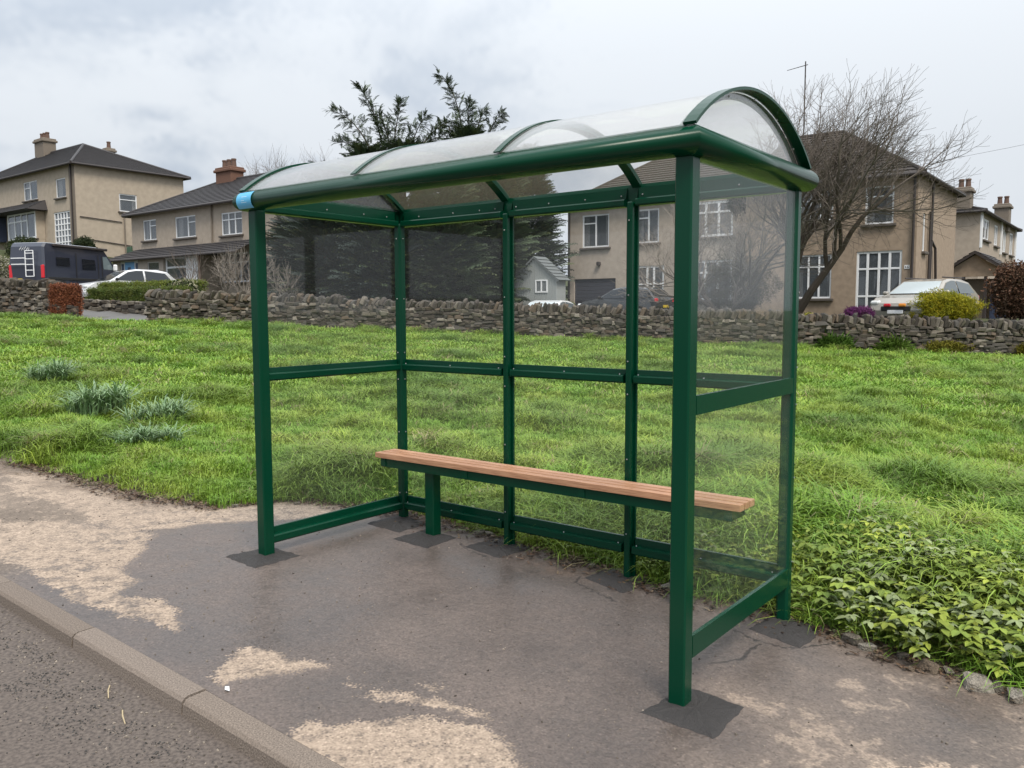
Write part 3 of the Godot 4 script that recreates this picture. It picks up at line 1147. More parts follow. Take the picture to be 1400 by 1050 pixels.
# one sloping roof face from the eave a-b to the top c-d, laid in courses of slates
func slope_face(st: SurfaceTool, a: Vector3, b: Vector3, c: Vector3, d: Vector3) -> void:
	var nrm := (b - a).cross(d - a).normalized()
	if nrm.y < 0: nrm = -nrm
	var len := (((c + d) * 0.5) - ((a + b) * 0.5)).length()
	var n := int(len / 0.26)
	for k in n:
		var t0 := float(k) / n
		var t1 := float(k + 1) / n
		var l0 := a.lerp(d, t0) + nrm * 0.035
		var r0 := b.lerp(c, t0) + nrm * 0.035
		var l1 := a.lerp(d, t1)
		var r1 := b.lerp(c, t1)
		var below := (l0 + r0) * 0.5 - nrm * 5.0
		quad(st, l0, r0, r1, l1, below)
		quad(st, l0, r0, r0 - nrm * 0.035, l0 - nrm * 0.035, (l1 + r1) * 0.5 - nrm)

func hip_roof(house: Node3D, m: Material, x0: float, x1: float, z0: float, z1: float, y: float, top: float, rx0: float, rx1: float, over := 0.35, hips := true) -> MeshInstance3D:
	var st := mb()
	var zm := (z0 + z1) * 0.5
	var a := Vector3(x0 - over, y, z1 + over)
	var b := Vector3(x1 + over, y, z1 + over)
	var c := Vector3(x1 + over, y, z0 - over)
	var d := Vector3(x0 - over, y, z0 - over)
	var r0 := Vector3(rx0, top, zm)
	var r1 := Vector3(rx1, top, zm)
	slope_face(st, a, b, r1, r0)
	slope_face(st, b, c, r1, r1)
	slope_face(st, c, d, r0, r1)
	slope_face(st, d, a, r0, r0)
	quad(st, a, b, c, d, Vector3(x0, y + 3, z0))
	var roof := obj("roof", st, m, house)
	var cap := mb()
	tube(cap, [r0, r1], [0.10, 0.10], 8)
	for q in [[a, r0], [d, r0], [b, r1], [c, r1]]:
		tube(cap, [q[0] + Vector3.UP * 0.03, q[1]], [0.075, 0.085], 8)
	obj("ridge_tiles", cap, m, roof)
	var g := mb()
	for q in [[a, b], [b, c], [c, d], [d, a]]:
		tube(g, [q[0] + Vector3.DOWN * 0.03, q[1] + Vector3.DOWN * 0.03], [0.07, 0.07], 8)
	obj("gutter", g, M.trim, roof)
	return roof

func chimney(roof: Node3D, c: Vector3, w: float, d: float, h: float, pots: int, m: Material, along := Vector3(1, 0, 0)) -> void:
	var st := mb()
	cbox(st, c + Vector3.UP * h * 0.5, Vector3(w, h, d), 0.02)
	cbox(st, c + Vector3.UP * (h - 0.05), Vector3(w + 0.2, 0.16, d + 0.2), 0.03)
	cbox(st, c + Vector3.UP * (h + 0.08), Vector3(w + 0.06, 0.14, d + 0.06), 0.03)
	obj("chimney", st, m, roof)
	for k in pots:
		var ps := mb()
		var q := c + Vector3.UP * (h + 0.12) + along * (w if along.x > 0.5 else d) * ((k + 0.5) / pots - 0.5) * 0.9
		tube(ps, [q, q + Vector3.UP * 0.42, q + Vector3.UP * 0.42, q + Vector3.UP * 0.5], [0.15, 0.12, 0.15, 0.14], 10)
		obj("chimney_pot", ps, M.pot, roof)

func pipe(house: Node3D, x: float, z: float, y0: float, y1: float, m: Material) -> void:
	var st := mb()
	tube(st, [Vector3(x, y0, z), Vector3(x, y1 - 0.3, z), Vector3(x, y1, z)], [0.045, 0.045, 0.06], 8)
	obj("downpipe", st, m, house)

const FX := Vector3(1, 0, 0)
const FZ := Vector3(0, 0, 1)
const RX := Vector3(0, 0, -1)

func house_a() -> void:
	var x0 := -66.0
	var x1 := -50.0
	var z0 := -29.7
	var z1 := -22.3
	var ye := 10.85
	var s := thing("house", "tall beige rendered house with glazed stair door and white bay window", "house", Vector3(-57.0, 3.0, -26.0))
	var fr := [[-57.4, 9.1, -55.3, 10.35], [-52.63, 8.9, -51.25, 10.12], [-53.1, 5.62, -50.85, 8.02], [-58.8, 6.45, -54.4, 8.2]]
	var rt := [[-26.3, 8.15, -25.1, 9.3]]
	shell(s, M.dashpale, x0, x1, z0, z1, 2.5, ye, fr, rt)
	window(s, "window", Vector3(-56.35, 9.1, z1), FX, FZ, 2.1, 1.25, [[0.45, [0.68]], [1.0, []]], {"curtain": 0.25})
	window(s, "window", Vector3(-51.94, 8.9, z1), FX, FZ, 1.38, 1.22, [[1.0, []]], {"curtain": 0.3})
	# the tall small-paned glazing beside the door
	window(s, "stair_glazing", Vector3(-51.975, 5.62, z1), FX, FZ, 2.25, 2.4, [[0.2, [0.17, 0.34, 0.51, 0.68, 0.84]], [0.4, [0.17, 0.34, 0.51, 0.68, 0.84]], [0.6, [0.17, 0.34, 0.51, 0.68, 0.84]], [0.8, [0.17, 0.34, 0.51, 0.68, 0.84]], [1.0, [0.17, 0.34, 0.51, 0.68, 0.84]]], {"sill": false, "bar": 0.09})
	# bay with its lean-to roof
	window(s, "bay_window", Vector3(-56.6, 6.45, z1 + 0.55), FX, FZ, 4.3, 1.75, [[0.25, [0.72]], [0.5, [0.72]], [0.72, [0.72]], [1.0, []]], {"bar": 0.11, "curtain": 0.16, "set": 0.0})
	var st := mb()
	bx(st, Vector3(-58.8, 3.5, z1 + 0.01), Vector3(-54.4, 6.40, z1 + 0.6), 0.02)
	for x in [-58.8, -54.48]:
		bx(st, Vector3(x, 6.40, z1 + 0.01), Vector3(x + 0.08, 8.2, z1 + 0.55))
	obj("bay", st, M.dashpale, s)
	st = mb()
	slope_face(st, Vector3(-64.5, 8.25, z1 + 1.3), Vector3(-53.9, 8.25, z1 + 1.3), Vector3(-54.2, 8.95, z1), Vector3(-64.5, 8.95, z1))
	quad(st, Vector3(-64.5, 8.22, z1 + 1.3), Vector3(-53.9, 8.22, z1 + 1.3), Vector3(-53.9, 8.22, z1), Vector3(-64.5, 8.22, z1), Vector3(-58, 9, z1))
	tri(st, Vector3(-53.9, 8.25, z1 + 1.3), Vector3(-53.9, 8.25, z1), Vector3(-54.2, 8.95, z1), Vector3(-60, 8.3, z1))
	obj("porch_roof", st, M.slate, s)
	st = mb()
	bx(st, Vector3(-62.2, 6.5, z1), Vector3(-60.4, 8.2, z1 + 0.9), 0.03)
	var bl := obj("porch", st, M.darkblue, s)
	bl.set_meta("label", "dark blue painted porch front")
	window(s, "window", Vector3(-61.3, 6.7, z1 + 0.96), FX, FZ, 1.5, 1.4, [[1.0, []]], {"mat": M.bluepaint, "set": 0.0, "sill": false})
	window(s, "window", Vector3(x1, 8.15, -25.7), RX, FX, 1.2, 1.15, [[1.0, [0.7]]], {"curtain": 0.2})
	pipe(s, x1 - 0.35, z1 + 0.08, 4.0, ye, M.trim)
	st = mb()
	bx(st, Vector3(x1 - 0.75, 4.5, z1), Vector3(x1 + 0.004, ye - 0.1, z1 + 0.025), 0.005)
	obj("corner_strip", st, M.quoin, s)
	pipe(s, x1 + 0.08, -25.35, 5.2, 8.1, M.quoin)
	st = mb()
	tube(st, [Vector3(x1 + 0.05, 7.6, z1 - 0.2), Vector3(x1 + 0.05, 7.45, -25.2)], [0.03, 0.03], 6)
	tube(st, [Vector3(x1 + 0.05, 6.25, z1 - 0.2), Vector3(x1 + 0.05, 5.9, -26.2)], [0.03, 0.03], 6)
	obj("cable", st, M.trim, s)
	var roof := hip_roof(s, M.slate, x0, x1, z0, z1, ye, 13.35, -62.0, -56.4)
	chimney(roof, Vector3(-62.1, 12.9, -25.9), 1.5, 0.9, 1.35, 3, M.quoin)
	chimney(roof, Vector3(-56.0, 12.5, -27.6), 0.6, 0.6, 0.62, 1, M.quoin)

func house_b() -> void:
	var x0 := -43.1
	var x1 := -28.6
	var z0 := -29.2
	var z1 := -22.2
	var ye := 7.1
	var g := 2.3
	var s := thing("house", "brown rendered house with blue front door and lean-to porch roof", "house", Vector3(-36.0, g, -25.5))
	var fr := [[-41.85, 5.6, -40.45, 6.75], [-38.5, 5.55, -36.5, 6.7], [-34.15, 5.45, -32.35, 6.6], [-34.3, 3.05, -31.9, 4.55]]
	shell(s, M.dash, x0, x1, z0, z1, g, ye, fr, [])
	window(s, "window", Vector3(-41.15, 5.6, z1), FX, FZ, 1.4, 1.15, [[0.5, []], [1.0, [0.72]]], {"curtain": 0.12})
	window(s, "window", Vector3(-37.5, 5.55, z1), FX, FZ, 2.0, 1.15, [[0.62, []], [1.0, [0.72]]], {"curtain": 0.22})
	window(s, "window", Vector3(-33.25, 5.45, z1), FX, FZ, 1.8, 1.15, [[0.33, [0.7]], [0.66, [0.7]], [1.0, [0.7]]], {"curtain": 0.2})
	window(s, "window", Vector3(-33.1, 3.05, z1), FX, FZ, 2.4, 1.5, [[0.28, [0.7]], [0.5, [0.7]], [0.72, [0.7]], [1.0, [0.7]]], {"bar": 0.09, "curtain": 0.14})
	var pz := z1 + 1.25
	# porch block with the blue door
	var st := mb()
	facade(st, Vector3(-43.0, g, pz), FX, FZ, 5.3, 2.2, [[0.75, 0.05, 2.75, 2.1], [3.7, 1.5, 4.9, 1.95]])
	facade(st, Vector3(-37.7, g, pz), RX, FX, 1.25, 2.2, [])
	facade(st, Vector3(-43.0, g, z1), FZ, -FX, 1.25, 2.2, [])
	obj("porch", st, M.dashgrey, s)
	st = mb()
	bx(st, Vector3(-42.25, g + 0.05, pz - 0.12), Vector3(-40.25, g + 2.1, pz - 0.07), 0.01)
	obj("door_frame", st, M.white, s)
	st = mb()
	bx(st, Vector3(-41.75, g + 0.06, pz - 0.08), Vector3(-40.75, g + 2.03, pz - 0.04), 0.01)
	var dr := obj("door", st, M.bluepaint, s)
	st = mb()
	bx(st, Vector3(-41.42, g + 1.45, pz - 0.045), Vector3(-41.08, g + 1.75, pz - 0.03), 0.01)
	obj("door_light", st, M.darkblue, dr)
	for x in [-42.15, -40.62]:
		st = mb()
		bx(st, Vector3(x, g + 0.5, pz - 0.075), Vector3(x + 0.27, g + 1.95, pz - 0.06))
		obj("side_light", st, M.darkblue, s)
	window(s, "window", Vector3(-38.7, g + 1.5, pz), FX, FZ, 1.2, 0.45, [[1.0, []]], {"bar": 0.05, "mat": M.curtain})
	st = mb()
	bx(st, Vector3(-43.0, g + 2.205, z1), Vector3(-34.5, g + 2.22, pz + 0.02))
	slope_face(st, Vector3(-43.6, g + 2.15, pz + 0.3), Vector3(-30.6, g + 2.15, pz + 0.3), Vector3(-30.9, g + 2.85, z1), Vector3(-42.4, g + 2.85, z1))
	tri(st, Vector3(-43.6, g + 2.15, pz + 0.3), Vector3(-42.4, g + 2.85, z1), Vector3(-43.6, g + 2.15, z1), Vector3(-40, g, z1))
	var pr := obj("porch_roof", st, M.slate, s)
	st = mb()
	tube(st, [Vector3(-43.6, g + 2.12, pz + 0.32), Vector3(-30.6, g + 2.12, pz + 0.32)], [0.06, 0.06], 8)
	obj("gutter", st, M.trim, pr)
	# bay: dark picture window and white boarded panel
	st = mb()
	bx(st, Vector3(-37.65, g, pz - 0.4), Vector3(-34.6, g + 0.55, pz - 0.1), 0.01)
	bx(st, Vector3(-34.6, g, z1), Vector3(-34.4, g + 2.15, pz - 0.1))
	obj("bay", st, M.dash, s)
	window(s, "bay_window", Vector3(-36.6, g + 0.55, pz - 0.1), FX, FZ, 2.05, 1.6, [[1.0, [0.68]]], {"set": 0.05, "bar": 0.12})
	st = mb()
	for k in 6:
		bx(st, Vector3(-35.55 + 0.155 * k, g + 0.56, pz - 0.17), Vector3(-35.55 + 0.155 * k + 0.147, g + 2.14, pz - 0.12), 0.012)
	obj("white_panel", st, M.white, s)
	pipe(s, -34.3, pz - 0.04, g, g + 2.15, M.brick)
	pipe(s, -34.9, z1 + 0.08, 5.0, ye, M.quoin)
	st = mb()
	bx(st, Vector3(x0 - 0.02, 4.9, z1 - 0.2), Vector3(x0 - 0.5, 5.35, z1 + 0.1), 0.02)
	obj("hopper", st, plain(lin(0.05, 0.10, 0.06), 0.6), s)
	var roof := hip_roof(s, M.slate, x0, x1, z0, z1, ye, 9.1, -39.4, -31.5)
	chimney(roof, Vector3(-38.5, 8.6, -25.7), 1.5, 0.85, 1.05, 3, M.brick)

func house_c() -> void:
	var x0 := -20.5
	var x1 := -10.6
	var z0 := -41.0
	var z1 := -33.7
	var ye := 6.95
	var g := 0.4
	var s := thing("house", "pale rendered house with dark garage door behind the stone wall", "house", Vector3(-15.5, g, -37.0))
	var fr := [[-19.6, 4.78, -18.0, 6.45], [-16.4, 4.85, -15.2, 6.5], [-20.1, 0.45, -17.6, 3.2], [-16.4, 0.9, -14.9, 3.75]]
	shell(s, M.dashgrey, x0, x1, z0, z1, g, ye, fr, [])
	window(s, "window", Vector3(-18.8, 4.78, z1), FX, FZ, 1.6, 1.67, [[0.5, [0.76]], [1.0, []]], {"bar": 0.08, "curtain": 0.2})
	window(s, "window", Vector3(-15.8, 4.85, z1), FX, FZ, 1.2, 1.65, [[0.52, [0.76]], [1.0, []]], {"bar": 0.08, "curtain": 0.2})
	var st := mb()
	for k in 14:
		bx(st, Vector3(-20.1, 0.45 + k * 0.197, z1 - 0.13), Vector3(-17.6, 0.45 + k * 0.197 + 0.192, z1 - 0.09), 0.01)
	obj("garage_door", st, M.garage, s)
	st = mb()
	bx(st, Vector3(-18.65, 3.85, z1), Vector3(-18.45, 4.05, z1 + 0.2), 0.04)
	obj("wall_lamp", st, M.trim, s)
	window(s, "front_door", Vector3(-15.65, 0.9, z1), FX, FZ, 1.5, 2.85, [[0.36, [0.30, 0.70]], [0.64, [0.30, 0.70]], [1.0, [0.30, 0.70]]], {"bar": 0.10, "sill": false})
	# two-storey bay
	st = mb()
	var bz := z1 + 0.7
	facade(st, Vector3(-13.25, g, bz), FX, FZ, 2.25, ye - 0.05 - g, [[0.15, 1.6, 2.1, 3.45], [0.15, 4.5, 2.1, 6.1]])
	facade(st, Vector3(-11.0, g, bz), RX, FX, 0.7, ye - 0.05 - g, [])
	facade(st, Vector3(-13.25, g, z1), FZ, -FX, 0.7, ye - 0.05 - g, [])
	obj("bay", st, M.dashgrey, s)
	for y in [2.0, 4.9]:
		window(s, "bay_window", Vector3(-12.125, y, bz), FX, FZ, 1.95, 1.85 if y < 3 else 1.6, [[0.3, [0.72]], [0.66, [0.72]], [1.0, [0.72]]], {"bar": 0.11, "curtain": 0.12})
	pipe(s, x0 + 0.15, z1 + 0.08, g, ye, M.trim)
	var roof := hip_roof(s, M.slatebrown, x0, x1, z0, z1, ye, 9.6, -17.0, -14.0)
	chimney(roof, Vector3(-14.2, 9.2, -38.2), 1.3, 0.8, 0.6, 2, M.quoin)

func house_d() -> void:
	var x0 := -9.3
	var x1 := -2.9
	var z0 := -37.0
	var z1 := -29.9
	var ye := 6.4
	var g := 0.9
	var s := thing("house", "brown pebble-dashed house with wide white glazed entrance behind bare tree", "house", Vector3(-6.0, g, -33.5))
	var fr := [[-7.15, 4.95, -5.85, 6.1], [-4.7, 4.7, -3.7, 6.08], [-7.2, 2.0, -5.85, 3.68], [-4.95, 1.2, -3.36, 3.72]]
	var rt := [[-31.3, 3.7, -30.85, 5.1]]
	shell(s, M.dashbrown, x0, x1, z0, z1, g, ye, fr, rt)
	window(s, "window", Vector3(-6.5, 4.95, z1), FX, FZ, 1.3, 1.15, [[0.33, [0.7]], [0.66, [0.7]], [1.0, [0.7]]], {"curtain": 0.15})
	window(s, "window", Vector3(-4.2, 4.7, z1), FX, FZ, 1.0, 1.38, [[1.0, [0.75]]], {"curtain": 0.3})
	window(s, "window", Vector3(-6.525, 2.0, z1), FX, FZ, 1.35, 1.68, [[0.33, [0.74]], [0.66, [0.74]], [1.0, [0.74]]], {"curtain": 0.15})
	window(s, "entrance", Vector3(-4.155, 1.2, z1), FX, FZ, 1.59, 2.52, [[0.22, [0.33, 0.76]], [0.5, [0.33, 0.76]], [0.76, [0.33, 0.76]], [1.0, [0.33, 0.76]]], {"bar": 0.085, "sill": false})
	window(s, "window", Vector3(x1, 3.7, -31.07), RX, FX, 0.45, 1.4, [[1.0, []]], {"bar": 0.05})
	var st := mb()
	bx(st, Vector3(-3.27, 3.03, z1), Vector3(-3.09, 3.17, z1 + 0.02), 0.003)
	var pl := obj("number_plate", st, M.white, s)
	st = mb()
	for x in [-3.235, -3.165]:
		bx(st, Vector3(x, 3.06, z1 + 0.02), Vector3(x + 0.02, 3.14, z1 + 0.023))
		bx(st, Vector3(x + 0.02, 3.06, z1 + 0.02), Vector3(x + 0.05, 3.08, z1 + 0.0225))
	obj("digit", st, M.trim, pl)
	pipe(s, -3.0, z1 + 0.08, g, ye, M.trim)
	pipe(s, x1 + 0.09, -31.9, g, ye, M.trim)
	pipe(s, x1 + 0.09, -31.65, g, 5.2, M.trim)
	st = mb()
	tube(st, [Vector3(x1 + 0.09, 4.2, -31.8), Vector3(x1 + 0.1, 3.9, -32.6), Vector3(x1 + 0.1, 2.6, -32.9)], [0.05, 0.05, 0.05], 8)
	tube(st, [Vector3(x1 + 0.09, 2.6, -32.9), Vector3(x1 + 0.1, 2.3, -32.2)], [0.06, 0.06], 8)
	obj("waste_pipe", st, M.trim, s)
	var roof := hip_roof(s, M.slatebrown, x0, x1, z0, z1, ye, 8.9, -8.9, -6.6, 0.25)
	# aerial pole on the ridge
	st = mb()
	var q := Vector3(-8.25, 8.8, -33.45)
	tube(st, [q, q + Vector3(0, 3.25, 0)], [0.03, 0.025], 6)
	tube(st, [q + Vector3(0.1, 3.1, 0), q + Vector3(-0.75, 2.98, 0.1)], [0.018, 0.012], 5)
	obj("aerial_pole", st, M.trim, roof)

func house_e() -> void:
	var s := thing("house", "plain brown gabled house with two chimneys and a row of white windows", "house", Vector3(-5.0, 1.0, -53.0))
	var x0 := -9.5
	var x1 := -3.5
	var z0 := -60.5
	var z1 := -47.0
	var ye := 6.7
	var rt := [[-50.0, 5.3, -48.0, 6.45], [-53.2, 5.2, -51.8, 6.4], [-56.6, 5.0, -55.2, 6.4], [-59.6, 5.0, -58.0, 6.4]]
	shell(s, M.dash, x0, x1, z0, z1, 1.0, ye, [], rt)
	for q in rt:
		window(s, "window", Vector3(x1, q[1], (q[0] + q[2]) * 0.5), RX, FX, q[2] - q[0], q[3] - q[1], [[0.5, []], [1.0, []]], {"bar": 0.12, "curtain": 0.2})
	var st := mb()
	for z in [-47.12, -54.1, -60.3]:
		bx(st, Vector3(x1, 4.8, z - 0.12), Vector3(x1 + 0.1, ye, z + 0.12), 0.01)
	obj("white_strip", st, M.white, s)
	var roof := hip_roof(s, M.slate, x0, x1, z0, z1, ye, 8.0, -6.6, -6.4, 0.3)
	chimney(roof, Vector3(-4.55, 6.75, -48.5), 0.75, 0.9, 1.25, 2, M.quoin)
	chimney(roof, Vector3(-3.75, 6.3, -56.5), 0.8, 0.9, 1.55, 2, M.quoin)
	# open-fronted gabled outbuilding beside it
	s = thing("outbuilding", "low open-fronted outbuilding with dark gabled roof behind the silver car", "outbuilding", Vector3(-2.2, 1.0, -40.0))
	var gz := -38.0
	st = mb()
	bx(st, Vector3(-3.6, 0.8, gz - 4.0), Vector3(-0.9, 3.0, gz - 3.9))
	obj("back_wall", st, M.dashbrown, s)
	for x in [-3.6, -2.75, -1.9, -1.0]:
		st = mb()
		bx(st, Vector3(x, 0.8, gz - 0.15), Vector3(x + 0.12, 3.0, gz), 0.01)
		obj("post", st, M.trim, s)
	st = mb()
	bx(st, Vector3(-2.62, 0.8, gz - 0.6), Vector3(-1.92, 2.9, gz - 0.5), 0.01)
	obj("door", st, M.quoin, s)
	st = mb()
	bx(st, Vector3(-1.75, 0.8, gz - 0.9), Vector3(-1.05, 2.6, gz - 0.8), 0.01)
	obj("blue_panel", st, M.darkblue, s)
	st = mb()
	tri(st, Vector3(-3.5, 3.12, gz), Vector3(-1.0, 3.12, gz), Vector3(-2.25, 3.92, gz), Vector3(-2.2, 3.4, gz - 2))
	bx(st, Vector3(-3.6, 2.98, gz - 0.1), Vector3(-0.9, 3.12, gz + 0.02))
	obj("gable", st, M.dashbrown, s)
	st = mb()
	for sg in [-1.0, 1.0]:
		var e := Vector3(-2.25 + sg * 1.55, 3.05, gz + 0.25)
		var r := Vector3(-2.25, 4.08, gz + 0.25)
		slope_face(st, e, e + Vector3(0, 0, -4.3), r + Vector3(0, 0, -4.3), r)
		quad(st, e, r, r - Vector3(0, 0.13, 0), e - Vector3(0, 0.13, 0), r - Vector3(0, 0, 3))
		quad(st, e - Vector3(0, 0.05, 0), e + Vector3(0, -0.05, -4.3), r + Vector3(0, -0.1, -4.3), r - Vector3(0, 0.1, 0), r + Vector3(0, 2, 0))
	obj("roof", st, M.trim, s)
	# brick house glimpsed at the far end
	s = thing("house", "red brick house with slate roof beyond the brown house", "house", Vector3(0.5, 1.0, -70.0))
	st = mb()
	bx(st, Vector3(-2.0, 0.8, -76.0), Vector3(8.0, 6.4, -68.0))
	obj("wall", st, M.brick, s)
	roof = hip_roof(s, M.slate, -2.0, 8.0, -76.0, -68.0, 6.4, 8.6, 1.0, 5.0, 0.3)

# ---------- vehicles (own axes: x forward, y up, z to the right) ----------
func half_width(y: float, hw: float, belt: float, top: float, tuck: float) -> float:
	return hw * (1.0 - tuck * clampf((y - belt) / (top - belt), 0.0, 1.0) - 0.04 * clampf((0.55 - y) / 0.3, 0.0, 1.0))

func loft(st: SurfaceTool, prof: Array, hw: float, belt: float, top: float, tuck: float, inset: float) -> void:
	var pv := PackedVector2Array(prof)
	var c := Vector2.ZERO
	for p in pv: c += p / pv.size()
	var rings := []
	for k in 4:
		var ring := []
		for p in pv:
			var w := half_width(p.y, hw, belt, top, tuck)
			var q := p
			if k == 0 or k == 3: q = p + (c - p).normalized() * inset
			var z: float = [-w, -w + inset, w - inset, w][k]
			ring.append(Vector3(q.x, q.y, z))
		rings.append(ring)
	var mid := Vector3(c.x, c.y, 0)
	for k in 3:
		for i in pv.size():
			var j := (i + 1) % pv.size()
			quad(st, rings[k][i], rings[k][j], rings[k + 1][j], rings[k + 1][i], mid)
	var t := Geometry2D.triangulate_polygon(pv)
	for k in range(0, t.size(), 3):
		for e in [0, 3]:
			tri(st, rings[e][t[k]], rings[e][t[k + 1]], rings[e][t[k + 2]], mid)

func side_pane(st: SurfaceTool, prof: Array, hw: float, belt: float, top: float, tuck: float, sg: float) -> void:
	var pv := PackedVector2Array(prof)
	var t := Geometry2D.triangulate_polygon(pv)
	for k in range(0, t.size(), 3):
		var e := []
		for n in 3:
			var p := pv[t[k + n]]
			e.append(Vector3(p.x, p.y, sg * (half_width(p.y, hw, belt, top, tuck) + 0.006)))
		tri(st, e[0], e[1], e[2], Vector3(e[0].x, e[0].y, 0))

func wheels(car: Node3D, xs: Array, hw: float, r: float) -> void:
	for x in xs:
		for sg in [-1.0, 1.0]:
			var w := Node3D.new()
			w.name = "wheel"
			car.add_child(w, true)
			w.position = Vector3(x, r, sg * (hw - 0.1))
			var st := mb()
			tube(st, [Vector3(0, 0, -0.1), Vector3(0, 0, -0.085), Vector3(0, 0, 0.085), Vector3(0, 0, 0.1)], [r * 0.9, r, r, r * 0.9], 20)
			objl("tyre", st, M.rubber, w)
			st = mb()
			tube(st, [Vector3(0, 0, sg * 0.09), Vector3(0, 0, sg * 0.106)], [r * 0.64, r * 0.58], 16)
			objl("rim", st, M.steel, w)

func paint(r: float, g: float, b: float) -> StandardMaterial3D:
	var m := plain(lin(r, g, b), 0.35)
	m.clearcoat_enabled = true
	m.clearcoat = 0.8
	m.clearcoat_roughness = 0.05
	return m

func car(called: String, label: String, at: Vector3, turn: float, ln: float, hg: float, pm: Material, o := {}) -> Node3D:
	var c := thing(called, label, "car", at, turn)
	var f := ln / 4.3
	var v := hg / 1.5
	var hw := 0.88
	var prof := [Vector2(-2.05, 0.28), Vector2(-2.13, 0.62), Vector2(-2.10, 0.92), Vector2(-1.98, 1.05), Vector2(-1.62, 1.40), Vector2(-1.2, 1.48), Vector2(-0.2, 1.50), Vector2(0.25, 1.42), Vector2(1.02, 0.98), Vector2(1.75, 0.86), Vector2(2.05, 0.68), Vector2(2.13, 0.45), Vector2(2.05, 0.26)]
	var pr := prof.map(func(p): return Vector2(p.x * f, p.y * v))
	var belt := 0.95 * v
	var st := mb()
	loft(st, pr, hw, belt, hg, 0.24, 0.06)
	objl("body", st, pm, c)
	var gl := plain(lin(0.02, 0.025, 0.03), 0.06)
	if o.has("pale"): gl = plain(lin(0.10, 0.12, 0.13), 0.08)
	for sg in [-1.0, 1.0]:
		for w in [[Vector2(-1.72, 1.03), Vector2(-1.48, 1.34), Vector2(-0.55, 1.43), Vector2(-0.55, 1.0)], [Vector2(-0.47, 1.0), Vector2(-0.47, 1.43), Vector2(-0.18, 1.43), Vector2(0.2, 1.36), Vector2(0.82, 1.0)]]:
			st = mb()
			side_pane(st, w.map(func(p): return Vector2(p.x * f, p.y * v)), hw, belt, hg, 0.24, sg)
			objl("side_window", st, gl, c)
		st = mb()
		cbox(st, Vector3(0.78 * f, 1.03 * v, sg * (hw + 0.1)), Vector3(0.12, 0.13, 0.18), 0.04)
		objl("wing_mirror", st, pm if o.has("pale") else M.rubber, c)
		st = mb()
		cbox(st, Vector3(1.98 * f, 0.70 * v, sg * (hw - 0.17)), Vector3(0.24, 0.14, 0.30), 0.05)
		objl("headlight", st, M.lamp, c)
		st = mb()
		cbox(st, Vector3(-2.06 * f, 0.88 * v, sg * (hw - 0.13)), Vector3(0.13, 0.18, 0.24), 0.04)
		objl("tail_light", st, M.redlamp, c)
	st = mb()
	var screen := plain(lin(0.02, 0.025, 0.03), 0.05)
	if o.has("pale"): screen = plain(lin(0.50, 0.56, 0.585), 0.1)
	for q in [[Vector2(0.27, 1.40), Vector2(0.98, 1.0)], [Vector2(-1.66, 1.38), Vector2(-1.97, 1.08)]]:
		st = mb()
		var e := []
		var nn := Vector3(q[0].y - q[1].y, absf(q[1].x - q[0].x), 0).normalized() * 0.012
		if q[0].x < 0: nn.x = -nn.x
		for p in q:
			var w := half_width(p.y * v, hw, belt, hg, 0.24) - 0.1
			e.append(Vector3(p.x * f, p.y * v, -w) + nn)
			e.append(Vector3(p.x * f, p.y * v, w) + nn)
		quad(st, e[0], e[1], e[3], e[2], Vector3(0, 0.5, 0))
		objl("windscreen" if q[0].x > 0 else "rear_window", st, screen, c)
	st = mb()
	cbox(st, Vector3(1.0 * f, 0.985 * v, 0), Vector3(0.10, 0.03, 1.4), 0.01)
	objl("wiper_panel", st, M.rubber, c)
	st = mb()
	cbox(st, Vector3(2.11 * f, 0.50 * v, 0), Vector3(0.06, 0.16, 0.95), 0.02)
	objl("grille", st, M.rubber, c)
	st = mb()
	cbox(st, Vector3(2.15 * f, 0.40 * v, 0), Vector3(0.02, 0.11, 0.5), 0.004)
	objl("number_plate", st, M.white, c)
	st = mb()
	cbox(st, Vector3(-2.15 * f, 0.62 * v, 0), Vector3(0.02, 0.11, 0.5), 0.004)
	objl("number_plate", st, M.yellow, c)
	wheels(c, [-1.28 * f, 1.3 * f], hw, 0.31)
	return c

